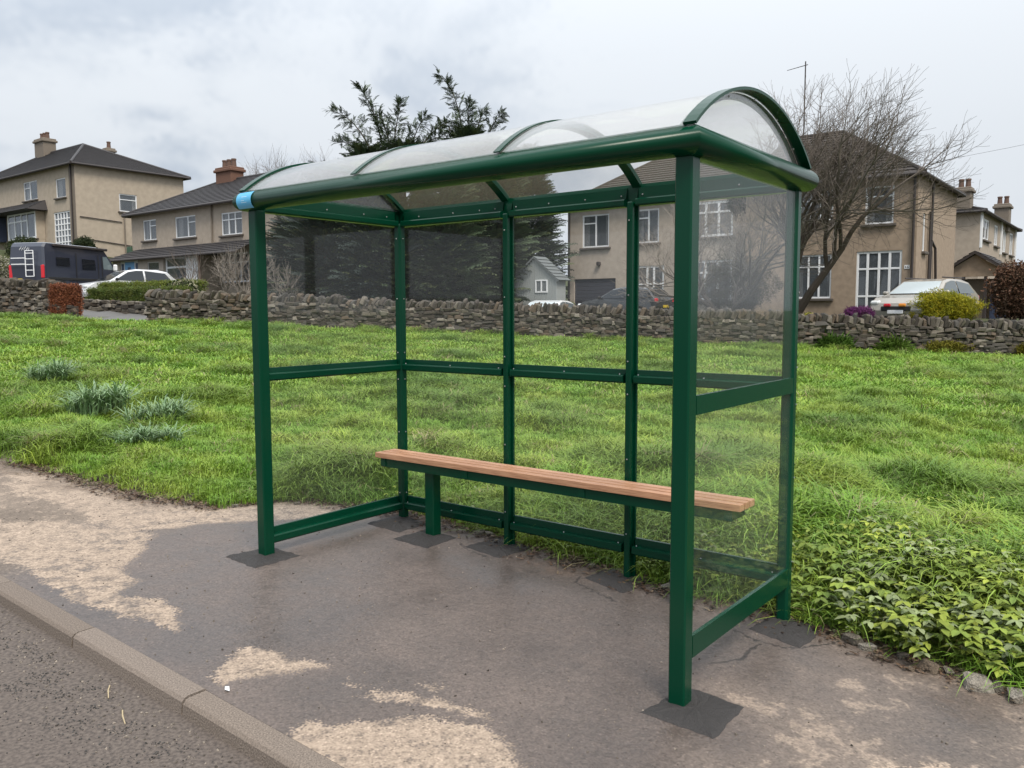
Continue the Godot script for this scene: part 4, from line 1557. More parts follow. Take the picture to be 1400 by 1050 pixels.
func vehicles() -> void:
	M.lamp = plain(lin(0.7, 0.72, 0.72), 0.1)
	M.redlamp = plain(lin(0.55, 0.02, 0.03), 0.2)
	M.amber = plain(lin(0.75, 0.28, 0.04), 0.2)
	M.yellow = plain(lin(0.75, 0.55, 0.05), 0.4)
	car("parked_car", "white estate car parked behind the clipped green hedge", Vector3(-31.9, garden(-32.2, -15.7) - 0.12, -15.9), -1.68, 4.1, 1.48, paint(0.68, 0.69, 0.71))
	car("parked_car", "dark grey hatchback parked before the garage beyond the stone wall", Vector3(-14.5, garden(-14.4, -29.3), -29.3), PI, 4.0, 1.42, paint(0.05, 0.055, 0.06))
	car("parked_car", "white small car parked before the pale house beyond the stone wall", Vector3(-16.7, garden(-16.7, -26.4), -26.4), -1.35, 3.7, 1.36, paint(0.72, 0.74, 0.75), {"pale": true})
	var c := car("parked_car", "silver car parked by the white glazed entrance behind the yellow bush", Vector3(-2.0, garden(-2.4, -27.1) - 0.05, -27.3), -1.80, 4.1, 1.46, paint(0.36, 0.335, 0.295), {"pale": true})
	for q in [[-0.24, M.amber], [0.24, M.redlamp]]:
		var st := mb()
		cbox(st, Vector3(2.09, 0.60, q[0]), Vector3(0.06, 0.1, 0.24), 0.03)
		objl("reflector", st, q[1], c)
	var rk := mb()
	for sg in [-1.0, 1.0]:
		cbox(rk, Vector3(-0.6, 1.50, sg * 0.6), Vector3(1.6, 0.04, 0.04), 0.01)
	objl("roof_rack", rk, M.trim, c)
	# camper van
	var v := thing("camper_van", "dark blue camper van with white rear ladder on the driveway", "van", Vector3(-38.7, garden(-38.7, -16.6) - 0.05, -16.65), 2.0)
	var navy := paint(0.030, 0.035, 0.055)
	var prof := [Vector2(-2.75, 0.34), Vector2(-2.8, 1.3), Vector2(-2.74, 2.2), Vector2(-2.62, 2.38), Vector2(0.95, 2.38), Vector2(1.35, 2.28), Vector2(2.1, 1.38), Vector2(2.62, 1.15), Vector2(2.8, 0.85), Vector2(2.78, 0.36)]
	var st2 := mb()
	loft(st2, prof, 1.0, 1.1, 2.38, 0.09, 0.09)
	objl("body", st2, navy, v)
	var gl := plain(lin(0.012, 0.014, 0.018), 0.05)
	for sg in [-1.0, 1.0]:
		for w in [[Vector2(-2.0, 1.35), Vector2(-2.0, 1.75), Vector2(-1.15, 1.75), Vector2(-1.15, 1.35)], [Vector2(-0.35, 1.25), Vector2(-0.35, 1.75), Vector2(0.55, 1.75), Vector2(0.55, 1.25)]]:
			st2 = mb()
			side_pane(st2, w, 1.0, 1.1, 2.38, 0.09, sg)
			objl("side_window", st2, gl, v)
		st2 = mb()
		side_pane(st2, [Vector2(1.12, 1.32), Vector2(1.12, 1.95), Vector2(1.42, 1.95), Vector2(1.88, 1.32)], 1.0, 1.1, 2.38, 0.09, sg)
		objl("cab_window", st2, plain(lin(0.16, 0.2, 0.21), 0.06), v)
		st2 = mb()
		for x in [-0.75, 0.75, 1.02]:
			cbox(st2, Vector3(x, 1.25, sg * 0.992), Vector3(0.03, 1.5, 0.02))
		cbox(st2, Vector3(0.0, 0.75, sg * 0.995), Vector3(5.0, 0.12, 0.03), 0.01)
		objl("trim_line", st2, M.rubber, v)
		st2 = mb()
		cbox(st2, Vector3(1.78, 1.42, sg * 1.15), Vector3(0.14, 0.34, 0.22), 0.05)
		objl("wing_mirror", st2, M.white if sg > 0 else M.rubber, v)
		st2 = mb()
		cbox(st2, Vector3(-2.76, 1.05, sg * 0.88), Vector3(0.10, 0.62, 0.17), 0.03)
		objl("tail_light", st2, M.redlamp, v)
		st2 = mb()
		cbox(st2, Vector3(2.66, 0.98, sg * 0.72), Vector3(0.2, 0.28, 0.34), 0.05)
		objl("headlight", st2, M.lamp, v)
	st2 = mb()
	cbox(st2, Vector3(-0.4, 2.30, 0.98), Vector3(3.6, 0.13, 0.14), 0.03)
	objl("awning", st2, M.trim, v)
	st2 = mb()
	cbox(st2, Vector3(-0.85, 2.385, 0), Vector3(3.4, 0.03, 1.66), 0.012)
	objl("roof_panel", st2, paint(0.42, 0.45, 0.50), v)
	st2 = mb()
	var e2 := [Vector3(1.37, 2.26, -0.8), Vector3(1.37, 2.26, 0.8), Vector3(2.08, 1.42, 0.88), Vector3(2.08, 1.42, -0.88)].map(func(p): return p + Vector3(0.012, 0.01, 0))
	quad(st2, e2[0], e2[1], e2[2], e2[3], Vector3(0, 1, 0))
	objl("windscreen", st2, gl, v)
	st2 = mb()
	for z in [0.08, 0.52]:
		tube(st2, [Vector3(-2.9, 0.82, z), Vector3(-2.9, 2.0, z)], [0.022, 0.022], 8)
	for y in [0.82, 1.1, 1.36, 1.62, 1.88, 2.0]:
		tube(st2, [Vector3(-2.9, y, 0.08), Vector3(-2.9, y, 0.52)], [0.02, 0.02], 8)
	objl("ladder", st2, M.white, v)
	st2 = mb()
	for y in [1.38, 1.66]:
		tube(st2, [Vector3(-2.88, y, -0.72), Vector3(-2.88, y, 0.08)], [0.024, 0.024], 8)
	objl("rack_bar", st2, M.white, v)
	st2 = mb()
	cbox(st2, Vector3(-2.81, 0.66, -0.48), Vector3(0.02, 0.13, 0.52), 0.003)
	objl("number_plate", st2, M.yellow, v)
	st2 = mb()
	var zz := -0.28
	for k in 9:
		var yy: float = 2.09 + [0.0, 0.05, -0.02, 0.04, 0.0, 0.06, -0.03, 0.03, 0.0][k]
		tube(st2, [Vector3(-2.83, yy - 0.05, zz), Vector3(-2.83, yy + 0.05, zz + 0.045)], [0.012, 0.009], 5)
		zz += 0.062
	objl("lettering", st2, M.white, v)
	wheels(v, [-1.75, 1.75], 1.0, 0.36)

# ---------- trees ----------
func grow(big: SurfaceTool, fine: SurfaceTool, p: Vector3, d: Vector3, ln: float, r: float, level: int, o: Dictionary) -> void:
	var n := 4 if level < 2 else 3
	var pts := [p]
	var rr := [r]
	var q := p
	var dd := d
	for k in n:
		var bend := Vector3(rng.randf_range(-1, 1), rng.randf_range(-1, 1), rng.randf_range(-1, 1)) * float(o.get("wobble", 0.22))
		dd = (dd + bend + Vector3.UP * float(o.get("up", 0.06)) + o.get("pull", Vector3.ZERO) * (0.12 if level > 0 else 0.0)).normalized()
		q += dd * ln / n
		pts.append(q)
		rr.append(maxf(lerpf(r, r * 0.55, float(k + 1) / n), 0.004))
	tube(big if level < 2 else fine, pts, rr, [8, 6, 4, 3, 3, 3][mini(level, 5)], false)
	if level >= int(o.get("levels", 5)): return
	var kids: int = o.get("kids", [4, 4, 4, 3, 3])[mini(level, 4)]
	for k in kids:
		var t := lerpf(float(o.get("first", 0.35)) if level == 0 else 0.35, 1.0, (k + rng.randf()) / kids)
		var seg := mini(int(t * n), n - 1)
		var c: Vector3 = pts[seg].lerp(pts[seg + 1], t * n - seg)
		var dir: Vector3 = (pts[seg + 1] - pts[seg]).normalized()
		var side := dir.cross(Vector3(rng.randf_range(-1, 1), rng.randf_range(-1, 1), rng.randf_range(-1, 1))).normalized()
		var ang := rng.randf_range(0.45, 0.95) + float(o.get("spread", 0.0))
		grow(big, fine, c, (dir * cos(ang) + side * sin(ang)).normalized(), ln * rng.randf_range(0.58, 0.80), maxf(r * lerpf(0.62, 0.42, t), 0.004), level + 1, o)
	grow(big, fine, q, dd, ln * rng.randf_range(0.6, 0.75), maxf(r * 0.5, 0.004), level + 1, o)

func bare_tree(called: String, label: String, category: String, at: Vector3, dirs: Array, ln: float, r: float, o := {}) -> Node3D:
	var s := thing(called, label, category, at, 0.0, o.get("group", ""))
	var big := mb()
	var fine := mb()
	for d in dirs:
		grow(big, fine, at + Vector3.DOWN * 0.1, d.normalized(), ln * rng.randf_range(0.9, 1.1), r, o.get("start", 0), o)
	obj("trunk" if category == "tree" else "stem", big, o.get("bark", M.bark), s) if o.get("start", 0) < 2 else null
	obj("twigs", fine, o.get("twig", M.twig), s)
	return s

func spray_mesh() -> ArrayMesh:
	# a flat drooping cypress spray pointing along +x
	var st := mb()
	var r := RandomNumberGenerator.new()
	r.seed = 31
	for k in 15:
		var t := k / 14.0
		var b := Vector3(t * 0.9, -0.18 * t * t, 0)
		for sg in [-1.0, 1.0]:
			var l := 0.34 * (1.0 - t * 0.72) * r.randf_range(0.7, 1.15)
			var d := Vector3(0.72, r.randf_range(-0.35, 0.25), sg * r.randf_range(0.6, 0.9)).normalized()
			var tip := b + d * l + Vector3(0, -0.04, 0)
			var w := Vector3(0.0, 1.0, 0.0).cross(d).normalized() * 0.032
			var mid := b.lerp(tip, 0.45)
			st.set_color(Color.WHITE)
			for v in [b, mid + w, mid - w, mid + w, tip, mid - w]:
				st.add_vertex(v)
			var d2 := (d + Vector3(0.5, 0.2, -sg * 0.5)).normalized()
			var t2 := mid + d2 * l * 0.45
			for v in [mid - w * 0.5, t2, mid + w * 0.5]:
				st.add_vertex(v)
	st.generate_normals()
	st.set_material(M.needle)
	return st.commit()

func conifer(label: String, at: Vector3, h: float, rad: float, count: int, o := {}) -> void:
	var s := thing("conifer", label, "tree", at)
	var st := mb()
	tube(st, [at + Vector3.DOWN * 0.2, at + Vector3(0.1, h * 0.5, 0), at + Vector3(0.0, h * 0.93, 0)], [0.28, 0.17, 0.03], 8)
	var xf := []
	var cl := []
	var lead: Array = o.get("leaders", [[0.0, 0.0, 1.0]])
	for L in lead:
		var lo: float = o.get("low", 0.06)
		var n := int(count * L[2] / lead.size())
		for k in n:
			# sprays along radial branches, denser outside
			var t := lo + (1.0 - lo) * pow(rng.randf(), 0.85)
			var hh: float = h * L[2]
			var prof := pow(1.0 - t, 0.62) * rad + 0.12
			var a := rng.randf() * TAU
			var lobes := 0.72 + 0.45 * nz.get_noise_3d(cos(a) * 2.2 + at.x, t * 9.0, sin(a) * 2.2 + L[0])
			var rr := prof * lobes * pow(rng.randf(), 0.42)
			var p := Vector3(L[0] + cos(a) * rr, t * hh, L[1] + sin(a) * rr)
			p.x += L[3] * t * t if L.size() > 3 else 0.0
			var rise := lerpf(0.15, 1.1, t)
			var dir := Vector3(cos(a), rise * rng.randf_range(0.3, 1.2), sin(a)).normalized()
			var z := dir.cross(Vector3.UP).normalized()
			var b := Basis(dir, z.cross(dir), z) * Basis(Vector3(1, 0, 0), rng.randf_range(-0.8, 0.8))
			var sc := rng.randf_range(0.6, 1.15) * lerpf(1.25, 0.75, t)
			xf.append(Transform3D(b.scaled_local(Vector3.ONE * sc), p))
			var v := rng.randf_range(0.65, 1.3)
			var c: Vector3 = o.get("col", Vector3(0.062, 0.092, 0.044)) * v
			if rng.randf() < 0.18: c = c.lerp(Vector3(0.12, 0.145, 0.05), 0.7)
			cl.append(Color(c.x, c.y, c.z))
		if L[0] != 0.0 or L[1] != 0.0:
			var tp := at + Vector3(L[0] + (L[3] if L.size() > 3 else 0.0), h * L[2] * 0.95, L[1])
			tube(st, [at + Vector3(L[0] * 0.3, 0.5, L[1] * 0.3), at + Vector3(L[0], h * L[2] * 0.5, L[1]), tp], [0.16, 0.1, 0.02], 6)
	# loose plumes standing out of the crown: [start, tip, droop]
	for q in o.get("plumes", []):
		var pts := []
		var a: Vector3 = q[0] - at
		var b: Vector3 = q[1] - at
		for k in 9:
			var t := k / 8.0
			pts.append(a.lerp(b, t) + Vector3(0, 0.35 * sin(t * PI), 0) + q[2] * t * t * t)
		var tp := pts.map(func(v): return v + at)
		tube(st, tp, [0.05, 0.045, 0.04, 0.035, 0.03, 0.025, 0.02, 0.015, 0.008], 5)
		var n := int((b - a).length() * 15)
		for k in n:
			var t := (k + 0.3 * rng.randf()) / n
			var sg := mini(int(t * 8), 7)
			var p: Vector3 = pts[sg].lerp(pts[sg + 1], t * 8 - sg)
			var ax: Vector3 = (pts[sg + 1] - pts[sg]).normalized()
			var side := ax.cross(Vector3(rng.randf_range(-1, 1), rng.randf_range(-1, 1), rng.randf_range(-1, 1))).normalized()
			var dir := (ax * rng.randf_range(0.5, 1.0) + side * 0.9).normalized()
			var bl := lerpf(0.95, 0.18, t) * rng.randf_range(0.6, 1.15)
			for m in 5:
				var f := (m + rng.randf()) / 5.0
				var d2 := (dir + Vector3(rng.randf_range(-0.7, 0.7), rng.randf_range(-0.6, 0.5), rng.randf_range(-0.7, 0.7))).normalized()
				var z := d2.cross(Vector3(rng.randf_range(-1, 1), 1.2, rng.randf_range(-1, 1))).normalized()
				xf.append(Transform3D(Basis(d2, z.cross(d2), z).scaled_local(Vector3.ONE * rng.randf_range(0.18, 0.42)), p + dir * bl * f))
				var c: Vector3 = Vector3(0.06, 0.085, 0.042) * rng.randf_range(0.7, 1.5)
				cl.append(Color(c.x, c.y, c.z))
	obj("trunk", st, M.bark, s)
	var sm: ArrayMesh = M.spray
	multi("crown", sm, xf, cl, s).set_meta("kind", "stuff")

func trees() -> void:
	M.spray = spray_mesh()
	var rt := Vector3(0.791, 0, -0.612)
	var pc := Vector3(-24.0, 0, -24.6)
	var pl := []
	for q in [[-2.27, 11.0, Vector3(-0.5, -0.25, 0.3)], [-1.15, 11.9, Vector3(-0.35, -0.1, 0.2)], [-0.5, 10.6, Vector3(-0.3, 0, 0)], [0.35, 11.1, Vector3(0.1, 0, 0)], [1.4, 10.5, Vector3(0.2, 0, 0)], [2.5, 10.6, Vector3(0.5, -0.3, -0.3)], [-2.3, 9.6, Vector3(-0.5, -0.3, 0)], [2.2, 9.7, Vector3(0.4, -0.2, 0)]]:
		pl.append([pc + rt * q[0] * 0.35 + Vector3(rng.randf_range(-0.3, 0.3), 7.9, rng.randf_range(-0.3, 0.3)), pc + rt * q[0] + Vector3(0, q[1], 0), q[2]])
	conifer("dark cypress with a fan of loose feathery tops above the shelter roof", Vector3(-24.0, 1.6, -24.6), 7.5, 3.0, 6000, {"leaders": [[-1.2, 0.6, 0.98], [0.4, -0.3, 1.0], [1.7, -1.3, 0.95]], "plumes": pl})
	pc = Vector3(-22.6, 0, -28.2)
	pl = []
	for q in [[-0.5, 13.1, Vector3(-0.75, -0.2, 0.5)], [0.0, 11.6, Vector3(0.1, 0, 0)], [0.65, 11.2, Vector3(0.2, 0, 0)], [1.5, 11.1, Vector3(0.3, 0, 0)], [-0.9, 10.6, Vector3(-0.3, 0, 0)]]:
		pl.append([pc + rt * q[0] * 0.4 + Vector3(rng.randf_range(-0.2, 0.2), 8.6, rng.randf_range(-0.2, 0.2)), pc + rt * q[0] + Vector3(0, q[1], 0), q[2]])
	conifer("taller dark cypress with one thin curling top above the shelter roof", Vector3(-22.6, 1.5, -28.2), 8.6, 2.4, 5000, {"leaders": [[0.0, 0.0, 1.0], [1.1, -0.6, 0.93]], "plumes": pl})
	conifer("broad dark conifer with drooping branches beside the pale house", Vector3(-22.0, 1.4, -31.8), 8.2, 2.5, 5200, {"col": Vector3(0.050, 0.074, 0.042), "leaders": [[0.0, 0.0, 1.0, 0.3], [-1.6, 0.8, 0.85, 0.0]]})
	conifer("dense blue-green conifer behind the bare shrubs and long stone wall", Vector3(-26.2, 1.7, -22.4), 6.2, 2.6, 5000, {"col": Vector3(0.040, 0.058, 0.050), "leaders": [[0.0, 0.0, 1.0], [-1.8, -0.4, 0.9], [1.9, -1.2, 0.95]], "low": 0.0})
	# the old bare tree by the brown house
	var at := Vector3(-5.75, 0.9, -24.9)
	bare_tree("bare_tree", "old leafless tree leaning over the stone wall before brown house", "tree", at, [Vector3(0.15, 1.0, 0.05), Vector3(0.42, 1.0, -0.05), Vector3(0.5, 1.0, -0.35)], 3.1, 0.16, {"levels": 5, "first": 0.72, "kids": [3, 4, 4, 3, 3], "wobble": 0.25, "up": 0.085, "pull": Vector3(0.28, 0.0, -0.2), "spread": 0.06})
	bare_tree("bare_tree", "leafless tree with fine grey twigs beside the shelter's right panel", "tree", Vector3(-8.4, 0.9, -25.8), [Vector3(-0.15, 1.0, 0.0), Vector3(0.3, 1.0, 0.1)], 2.3, 0.12, {"levels": 5, "kids": [4, 4, 3, 3, 2], "wobble": 0.24, "twig": M.twiggrey})
	for q in [[Vector3(-47.4, 3.0, -37.5), 4.3], [Vector3(-44.2, 3.0, -39.5), 4.4], [Vector3(-49.8, 3.0, -36.0), 3.6]]:
		bare_tree("bare_tree", "distant leafless tree behind the house with blue front door", "tree", q[0], [Vector3(0.1, 1, 0), Vector3(-0.3, 1, 0.1)], q[1], 0.14, {"levels": 4, "kids": [4, 5, 5, 4], "group": "distant bare trees", "wobble": 0.2})
	for q in [[Vector3(-28.3, 1.8, -18.6), 1.15], [Vector3(-27.0, 1.7, -18.4), 1.2], [Vector3(-25.4, 1.6, -19.6), 1.0]]:
		bare_tree("bare_shrub", "tangled leafless grey shrub behind the stone wall before dark conifer", "shrub", q[0], [Vector3(0.2, 1, 0), Vector3(-0.4, 1, 0.1), Vector3(0.5, 1, 0.3)], q[1], 0.05, {"levels": 4, "start": 1, "kids": [3, 3, 4, 3, 3], "twig": M.twiggrey, "bark": M.twiggrey, "group": "bare shrubs behind the wall"})
	bare_tree("bare_shrub", "leafless pinkish shrub before the white framed windows of brown house", "shrub", Vector3(-27.9, 1.6, -17.0), [Vector3(-0.5, 1, 0), Vector3(-0.1, 1, 0.2), Vector3(-0.9, 0.8, 0)], 1.25, 0.05, {"levels": 4, "start": 1, "kids": [3, 3, 3, 3, 2]})

# ---------- shrubs and hedges ----------
func leaf_clump(n: int, r: float, ls: float, seed_: int, narrow := 0.5) -> ArrayMesh:
	var st := mb()
	var g := RandomNumberGenerator.new()
	g.seed = seed_
	for k in n:
		var p := Vector3(g.randf_range(-1, 1), g.randf_range(-1, 1), g.randf_range(-1, 1)) * r
		var d := Vector3(g.randf_range(-1, 1), g.randf_range(-0.4, 1), g.randf_range(-1, 1)).normalized()
		var w := d.cross(Vector3(g.randf_range(-1, 1), g.randf_range(-1, 1), g.randf_range(-1, 1))).normalized()
		var nn := w.cross(d)
		var l := ls * g.randf_range(0.7, 1.25)
		var v := g.randf_range(0.7, 1.25)
		st.set_color(Color(v, v * g.randf_range(0.94, 1.06), v))
		var a := p
		var b := p + d * l
		var m1 := p + d * l * 0.45 + w * l * narrow * 0.5 + nn * l * 0.1
		var m2 := p + d * l * 0.45 - w * l * narrow * 0.5 + nn * l * 0.1
		for q in [a, m1, b, a, b, m2]:
			st.add_vertex(q)
	st.generate_normals()
	st.set_material(M.leaf)
	return st.commit()

# foliage through a box or an ellipsoid, mostly near its skin
func leafy(called: String, label: String, category: String, at: Vector3, half: Vector3, count: int, mesh: ArrayMesh, cols: Array, o := {}) -> void:
	var s := thing(called, label, category, at, o.get("turn", 0.0), o.get("group", ""))
	var xf := []
	var cl := []
	var box: bool = o.get("box", false)
	for k in count:
		var p := Vector3.ZERO
		if box:
			p = Vector3(rng.randf_range(-1, 1), rng.randf_range(-1, 1), rng.randf_range(-1, 1))
			if rng.randf() < 0.75:
				var ax := rng.randi() % 3
				p[ax] = (1.0 if rng.randf() < 0.5 else -1.0) * rng.randf_range(0.82, 1.0)
		else:
			p = Vector3(rng.randf_range(-1, 1), rng.randf_range(-1, 1), rng.randf_range(-1, 1)).normalized() * pow(rng.randf(), 0.30)
			p *= 0.82 + 0.4 * nz.get_noise_3d(p.x * 3.0 + at.x, p.y * 3.0, p.z * 3.0 + at.z)
		p = p * half + Vector3(0, half.y, 0)
		var b := Basis(Vector3(rng.randf_range(-1, 1), rng.randf_range(-1, 1), rng.randf_range(-1, 1)).normalized(), rng.randf() * TAU)
		xf.append(Transform3D(b.scaled_local(Vector3.ONE * rng.randf_range(0.7, 1.25)), p))
		var c: Vector3 = cols[rng.randi() % cols.size()]
		c *= rng.randf_range(0.8, 1.2)
		cl.append(Color(c.x, c.y, c.z))
	var st := mb()
	for k in 5:
		var a := Vector3(rng.randf_range(-0.3, 0.3) * half.x, -0.1, rng.randf_range(-0.3, 0.3) * half.z)
		tube(st, [a, a + Vector3(rng.randf_range(-0.4, 0.4) * half.x, half.y, rng.randf_range(-0.4, 0.4) * half.z), a + Vector3(rng.randf_range(-0.6, 0.6) * half.x, half.y * 1.6, rng.randf_range(-0.6, 0.6) * half.z)], [0.025, 0.015, 0.006], 5)
	objl("stem", st, M.bark, s)
	multi("foliage", mesh, xf, cl, s).set_meta("kind", "stuff")

func shrubs() -> void:
	var small := leaf_clump(14, 0.09, 0.055, 1)
	var mid := leaf_clump(12, 0.13, 0.10, 2)
	var fine := leaf_clump(18, 0.09, 0.075, 3, 0.22)
	var longleaf := leaf_clump(16, 0.10, 0.24, 5, 0.12)
	var g0 := Vector3(0.055, 0.085, 0.018)
	leafy("hedge", "clipped green hedge with flat top above the low garden wall", "hedge", Vector3(-27.35, 1.62, -13.95), Vector3(2.5, 0.42, 0.35), 3800, small, [g0 * 1.6, Vector3(0.13, 0.16, 0.03), Vector3(0.085, 0.10, 0.03)], {"box": true, "turn": 0.22})
	leafy("hedge", "taller clipped hedge row standing behind the flat green hedge", "hedge", Vector3(-28.6, 1.7, -15.2), Vector3(2.7, 0.53, 0.35), 3600, small, [Vector3(0.12, 0.165, 0.03), Vector3(0.16, 0.185, 0.035)], {"box": true, "turn": 0.22})
	leafy("beech_hedge", "clipped russet beech hedge with dead leaves at driveway entrance", "hedge", Vector3(-26.1, 1.5, -10.7), Vector3(0.36, 0.48, 0.33), 1900, small, [Vector3(0.24, 0.085, 0.04), Vector3(0.17, 0.06, 0.035), Vector3(0.30, 0.12, 0.06)], {"box": true, "turn": 0.3})
	leafy("flowering_shrub", "rounded shrub with cream flowers by the white boarded panel", "shrub", Vector3(-26.3, 1.7, -15.3), Vector3(0.85, 0.55, 0.6), 1300, mid, [Vector3(0.05, 0.075, 0.02), Vector3(0.06, 0.08, 0.03), Vector3(0.42, 0.40, 0.28)])
	leafy("low_shrub", "low dark shrub at the foot of the brown house wall", "shrub", Vector3(-24.6, 1.5, -15.6), Vector3(1.3, 0.35, 0.5), 900, mid, [Vector3(0.05, 0.06, 0.02), Vector3(0.09, 0.09, 0.03), Vector3(0.3, 0.3, 0.12)])
	leafy("golden_bush", "bright yellow-green feathery bush behind the stone wall coping", "bush", Vector3(-1.2, 1.0, -25.6), Vector3(1.2, 0.58, 0.8), 3400, fine, [Vector3(0.42, 0.36, 0.02), Vector3(0.33, 0.32, 0.02), Vector3(0.22, 0.24, 0.02)])
	leafy("heather", "purple heather mound on top of the stone wall", "plant", Vector3(-3.25, 1.12, -24.2), Vector3(0.5, 0.26, 0.4), 1300, fine, [Vector3(0.22, 0.05, 0.20), Vector3(0.14, 0.03, 0.13), Vector3(0.10, 0.05, 0.07)])
	leafy("copper_shrub", "brown-leaved open shrub beside the yellow bush", "shrub", Vector3(0.65, 1.0, -27.6), Vector3(1.0, 1.1, 0.8), 1500, mid, [Vector3(0.13, 0.07, 0.045), Vector3(0.09, 0.06, 0.04), Vector3(0.20, 0.11, 0.07)])
	leafy("copper_shrub", "rust-red shrub growing before the brown gabled house", "shrub", Vector3(-0.7, 1.0, -40.0), Vector3(0.9, 1.3, 0.8), 1200, mid, [Vector3(0.26, 0.10, 0.06), Vector3(0.16, 0.07, 0.045)])
	leafy("evergreen_shrub", "dark evergreen shrub under the white bay window above the van", "shrub", Vector3(-49.0, 3.9, -18.6), Vector3(1.3, 1.15, 0.9), 1500, mid, [Vector3(0.03, 0.045, 0.018), Vector3(0.045, 0.06, 0.02)])
	leafy("evergreen_shrub", "dark evergreen shrub between stair door and bay window of tall house", "shrub", Vector3(-44.6, 4.0, -20.2), Vector3(0.8, 1.0, 0.7), 1000, mid, [Vector3(0.025, 0.04, 0.018), Vector3(0.04, 0.055, 0.02)])
	leafy("flowering_shrub", "pale flowering rockery shrub behind the left stone wall", "shrub", Vector3(-43.9, 2.7, -15.5), Vector3(1.7, 0.95, 0.9), 1900, mid, [Vector3(0.30, 0.28, 0.20), Vector3(0.10, 0.12, 0.04), Vector3(0.45, 0.44, 0.36)])
	leafy("grass_clump", "green grassy clump on the bank beside the camper van", "plant", Vector3(-30.1, 1.75, -12.6), Vector3(0.6, 0.35, 0.4), 500, fine, [Vector3(0.08, 0.13, 0.05)])
	leafy("ivy_hedge", "twiggy ivy-grown hedge along the wall beside the pale house", "hedge", Vector3(-8.3, 0.9, -26.6), Vector3(1.9, 1.5, 0.6), 1700, fine, [Vector3(0.16, 0.135, 0.09), Vector3(0.12, 0.10, 0.06), Vector3(0.09, 0.10, 0.04)])
	leafy("evergreen_tree", "small evergreen tree top beside the pale house's bay window", "tree", Vector3(-10.0, 5.4, -30.8), Vector3(0.55, 0.75, 0.5), 320, mid, [Vector3(0.03, 0.04, 0.02)])
	leafy("garden_plant", "small yellow flowering plant on top of the stone wall", "plant", Vector3(-4.55, 1.25, -23.5), Vector3(0.14, 0.09, 0.12), 90, small, [Vector3(0.55, 0.5, 0.08), Vector3(0.1, 0.12, 0.03)])
	var wd := Vector3(0.874, 0, -0.486)
	for q in [[-5.3, 0.42, "tuft of tall green weeds growing at the foot of the stone wall", Vector3(0.10, 0.19, 0.03), 160], [-3.7, 0.36, "green weeds beside the mossy stretch of the stone wall foot", Vector3(0.12, 0.20, 0.03), 140], [-2.2, 0.30, "yellow-green moss cushion on the lower courses of the stone wall", Vector3(0.24, 0.22, 0.03), 420], [0.2, 0.34, "widest yellow-green moss cushion low on the stone wall", Vector3(0.26, 0.23, 0.03), 560]]:
		var wp := Vector3(1.1, 0, -25.2) + wd * float(q[0]) + Vector3(0.486, 0, 0.874) * 0.22
		wp.y = slope(wp.x) + (0.0 if q[4] < 200 else 0.15)
		var moss: bool = q[4] > 200
		leafy("moss" if moss else "weed_tuft", q[2], "moss" if moss else "weeds", wp, Vector3(0.75 if moss else 0.5, float(q[1]) * 0.55, 0.10 if moss else 0.25), q[4], small if moss else longleaf, [q[3], q[3] * 0.6], {"turn": 0.507})
	# pale shed between conifer and house
	var s := thing("shed", "pale grey boarded shed with gable end beside the dark conifer", "shed", Vector3(-19.0, 1.1, -29.6))
	var z := -28.7
	for k in 18:
		var st := mb()
		var x := -20.26 + k * 0.14
		var tp := 3.05 + 0.95 * (1.0 - absf(x + 0.065 + 19.0) / 1.26)
		bx(st, Vector3(x, 0.9, z - 0.04), Vector3(x + 0.13, tp, z), 0.006)
		obj("board", st, M.boards, s)
	var st := mb()
	bx(st, Vector3(-20.24, 0.9, z - 0.75), Vector3(-17.76, 3.0, z - 0.05))
	obj("wall", st, M.boards, s)
	st = mb()
	for sg in [-1.0, 1.0]:
		var e := Vector3(-19.0 + sg * 1.42, 2.95, z + 0.1)
		var r := Vector3(-19.0, 4.1, z + 0.1)
		slope_face(st, e, e + Vector3(0, 0, -1.0), r + Vector3(0, 0, -1.0), r)
		quad(st, e, r, r - Vector3(0, 0.1, 0), e - Vector3(0, 0.1, 0), r - Vector3(0, 0, 3))
	obj("roof", st, plain(lin(0.22, 0.24, 0.24), 0.7, M.grain, 1.0), s)
	window(s, "window", Vector3(-18.6, 2.4, z + 0.07), FX, FZ, 0.7, 0.6, [[0.5, []], [1.0, []]], {"sill": false})

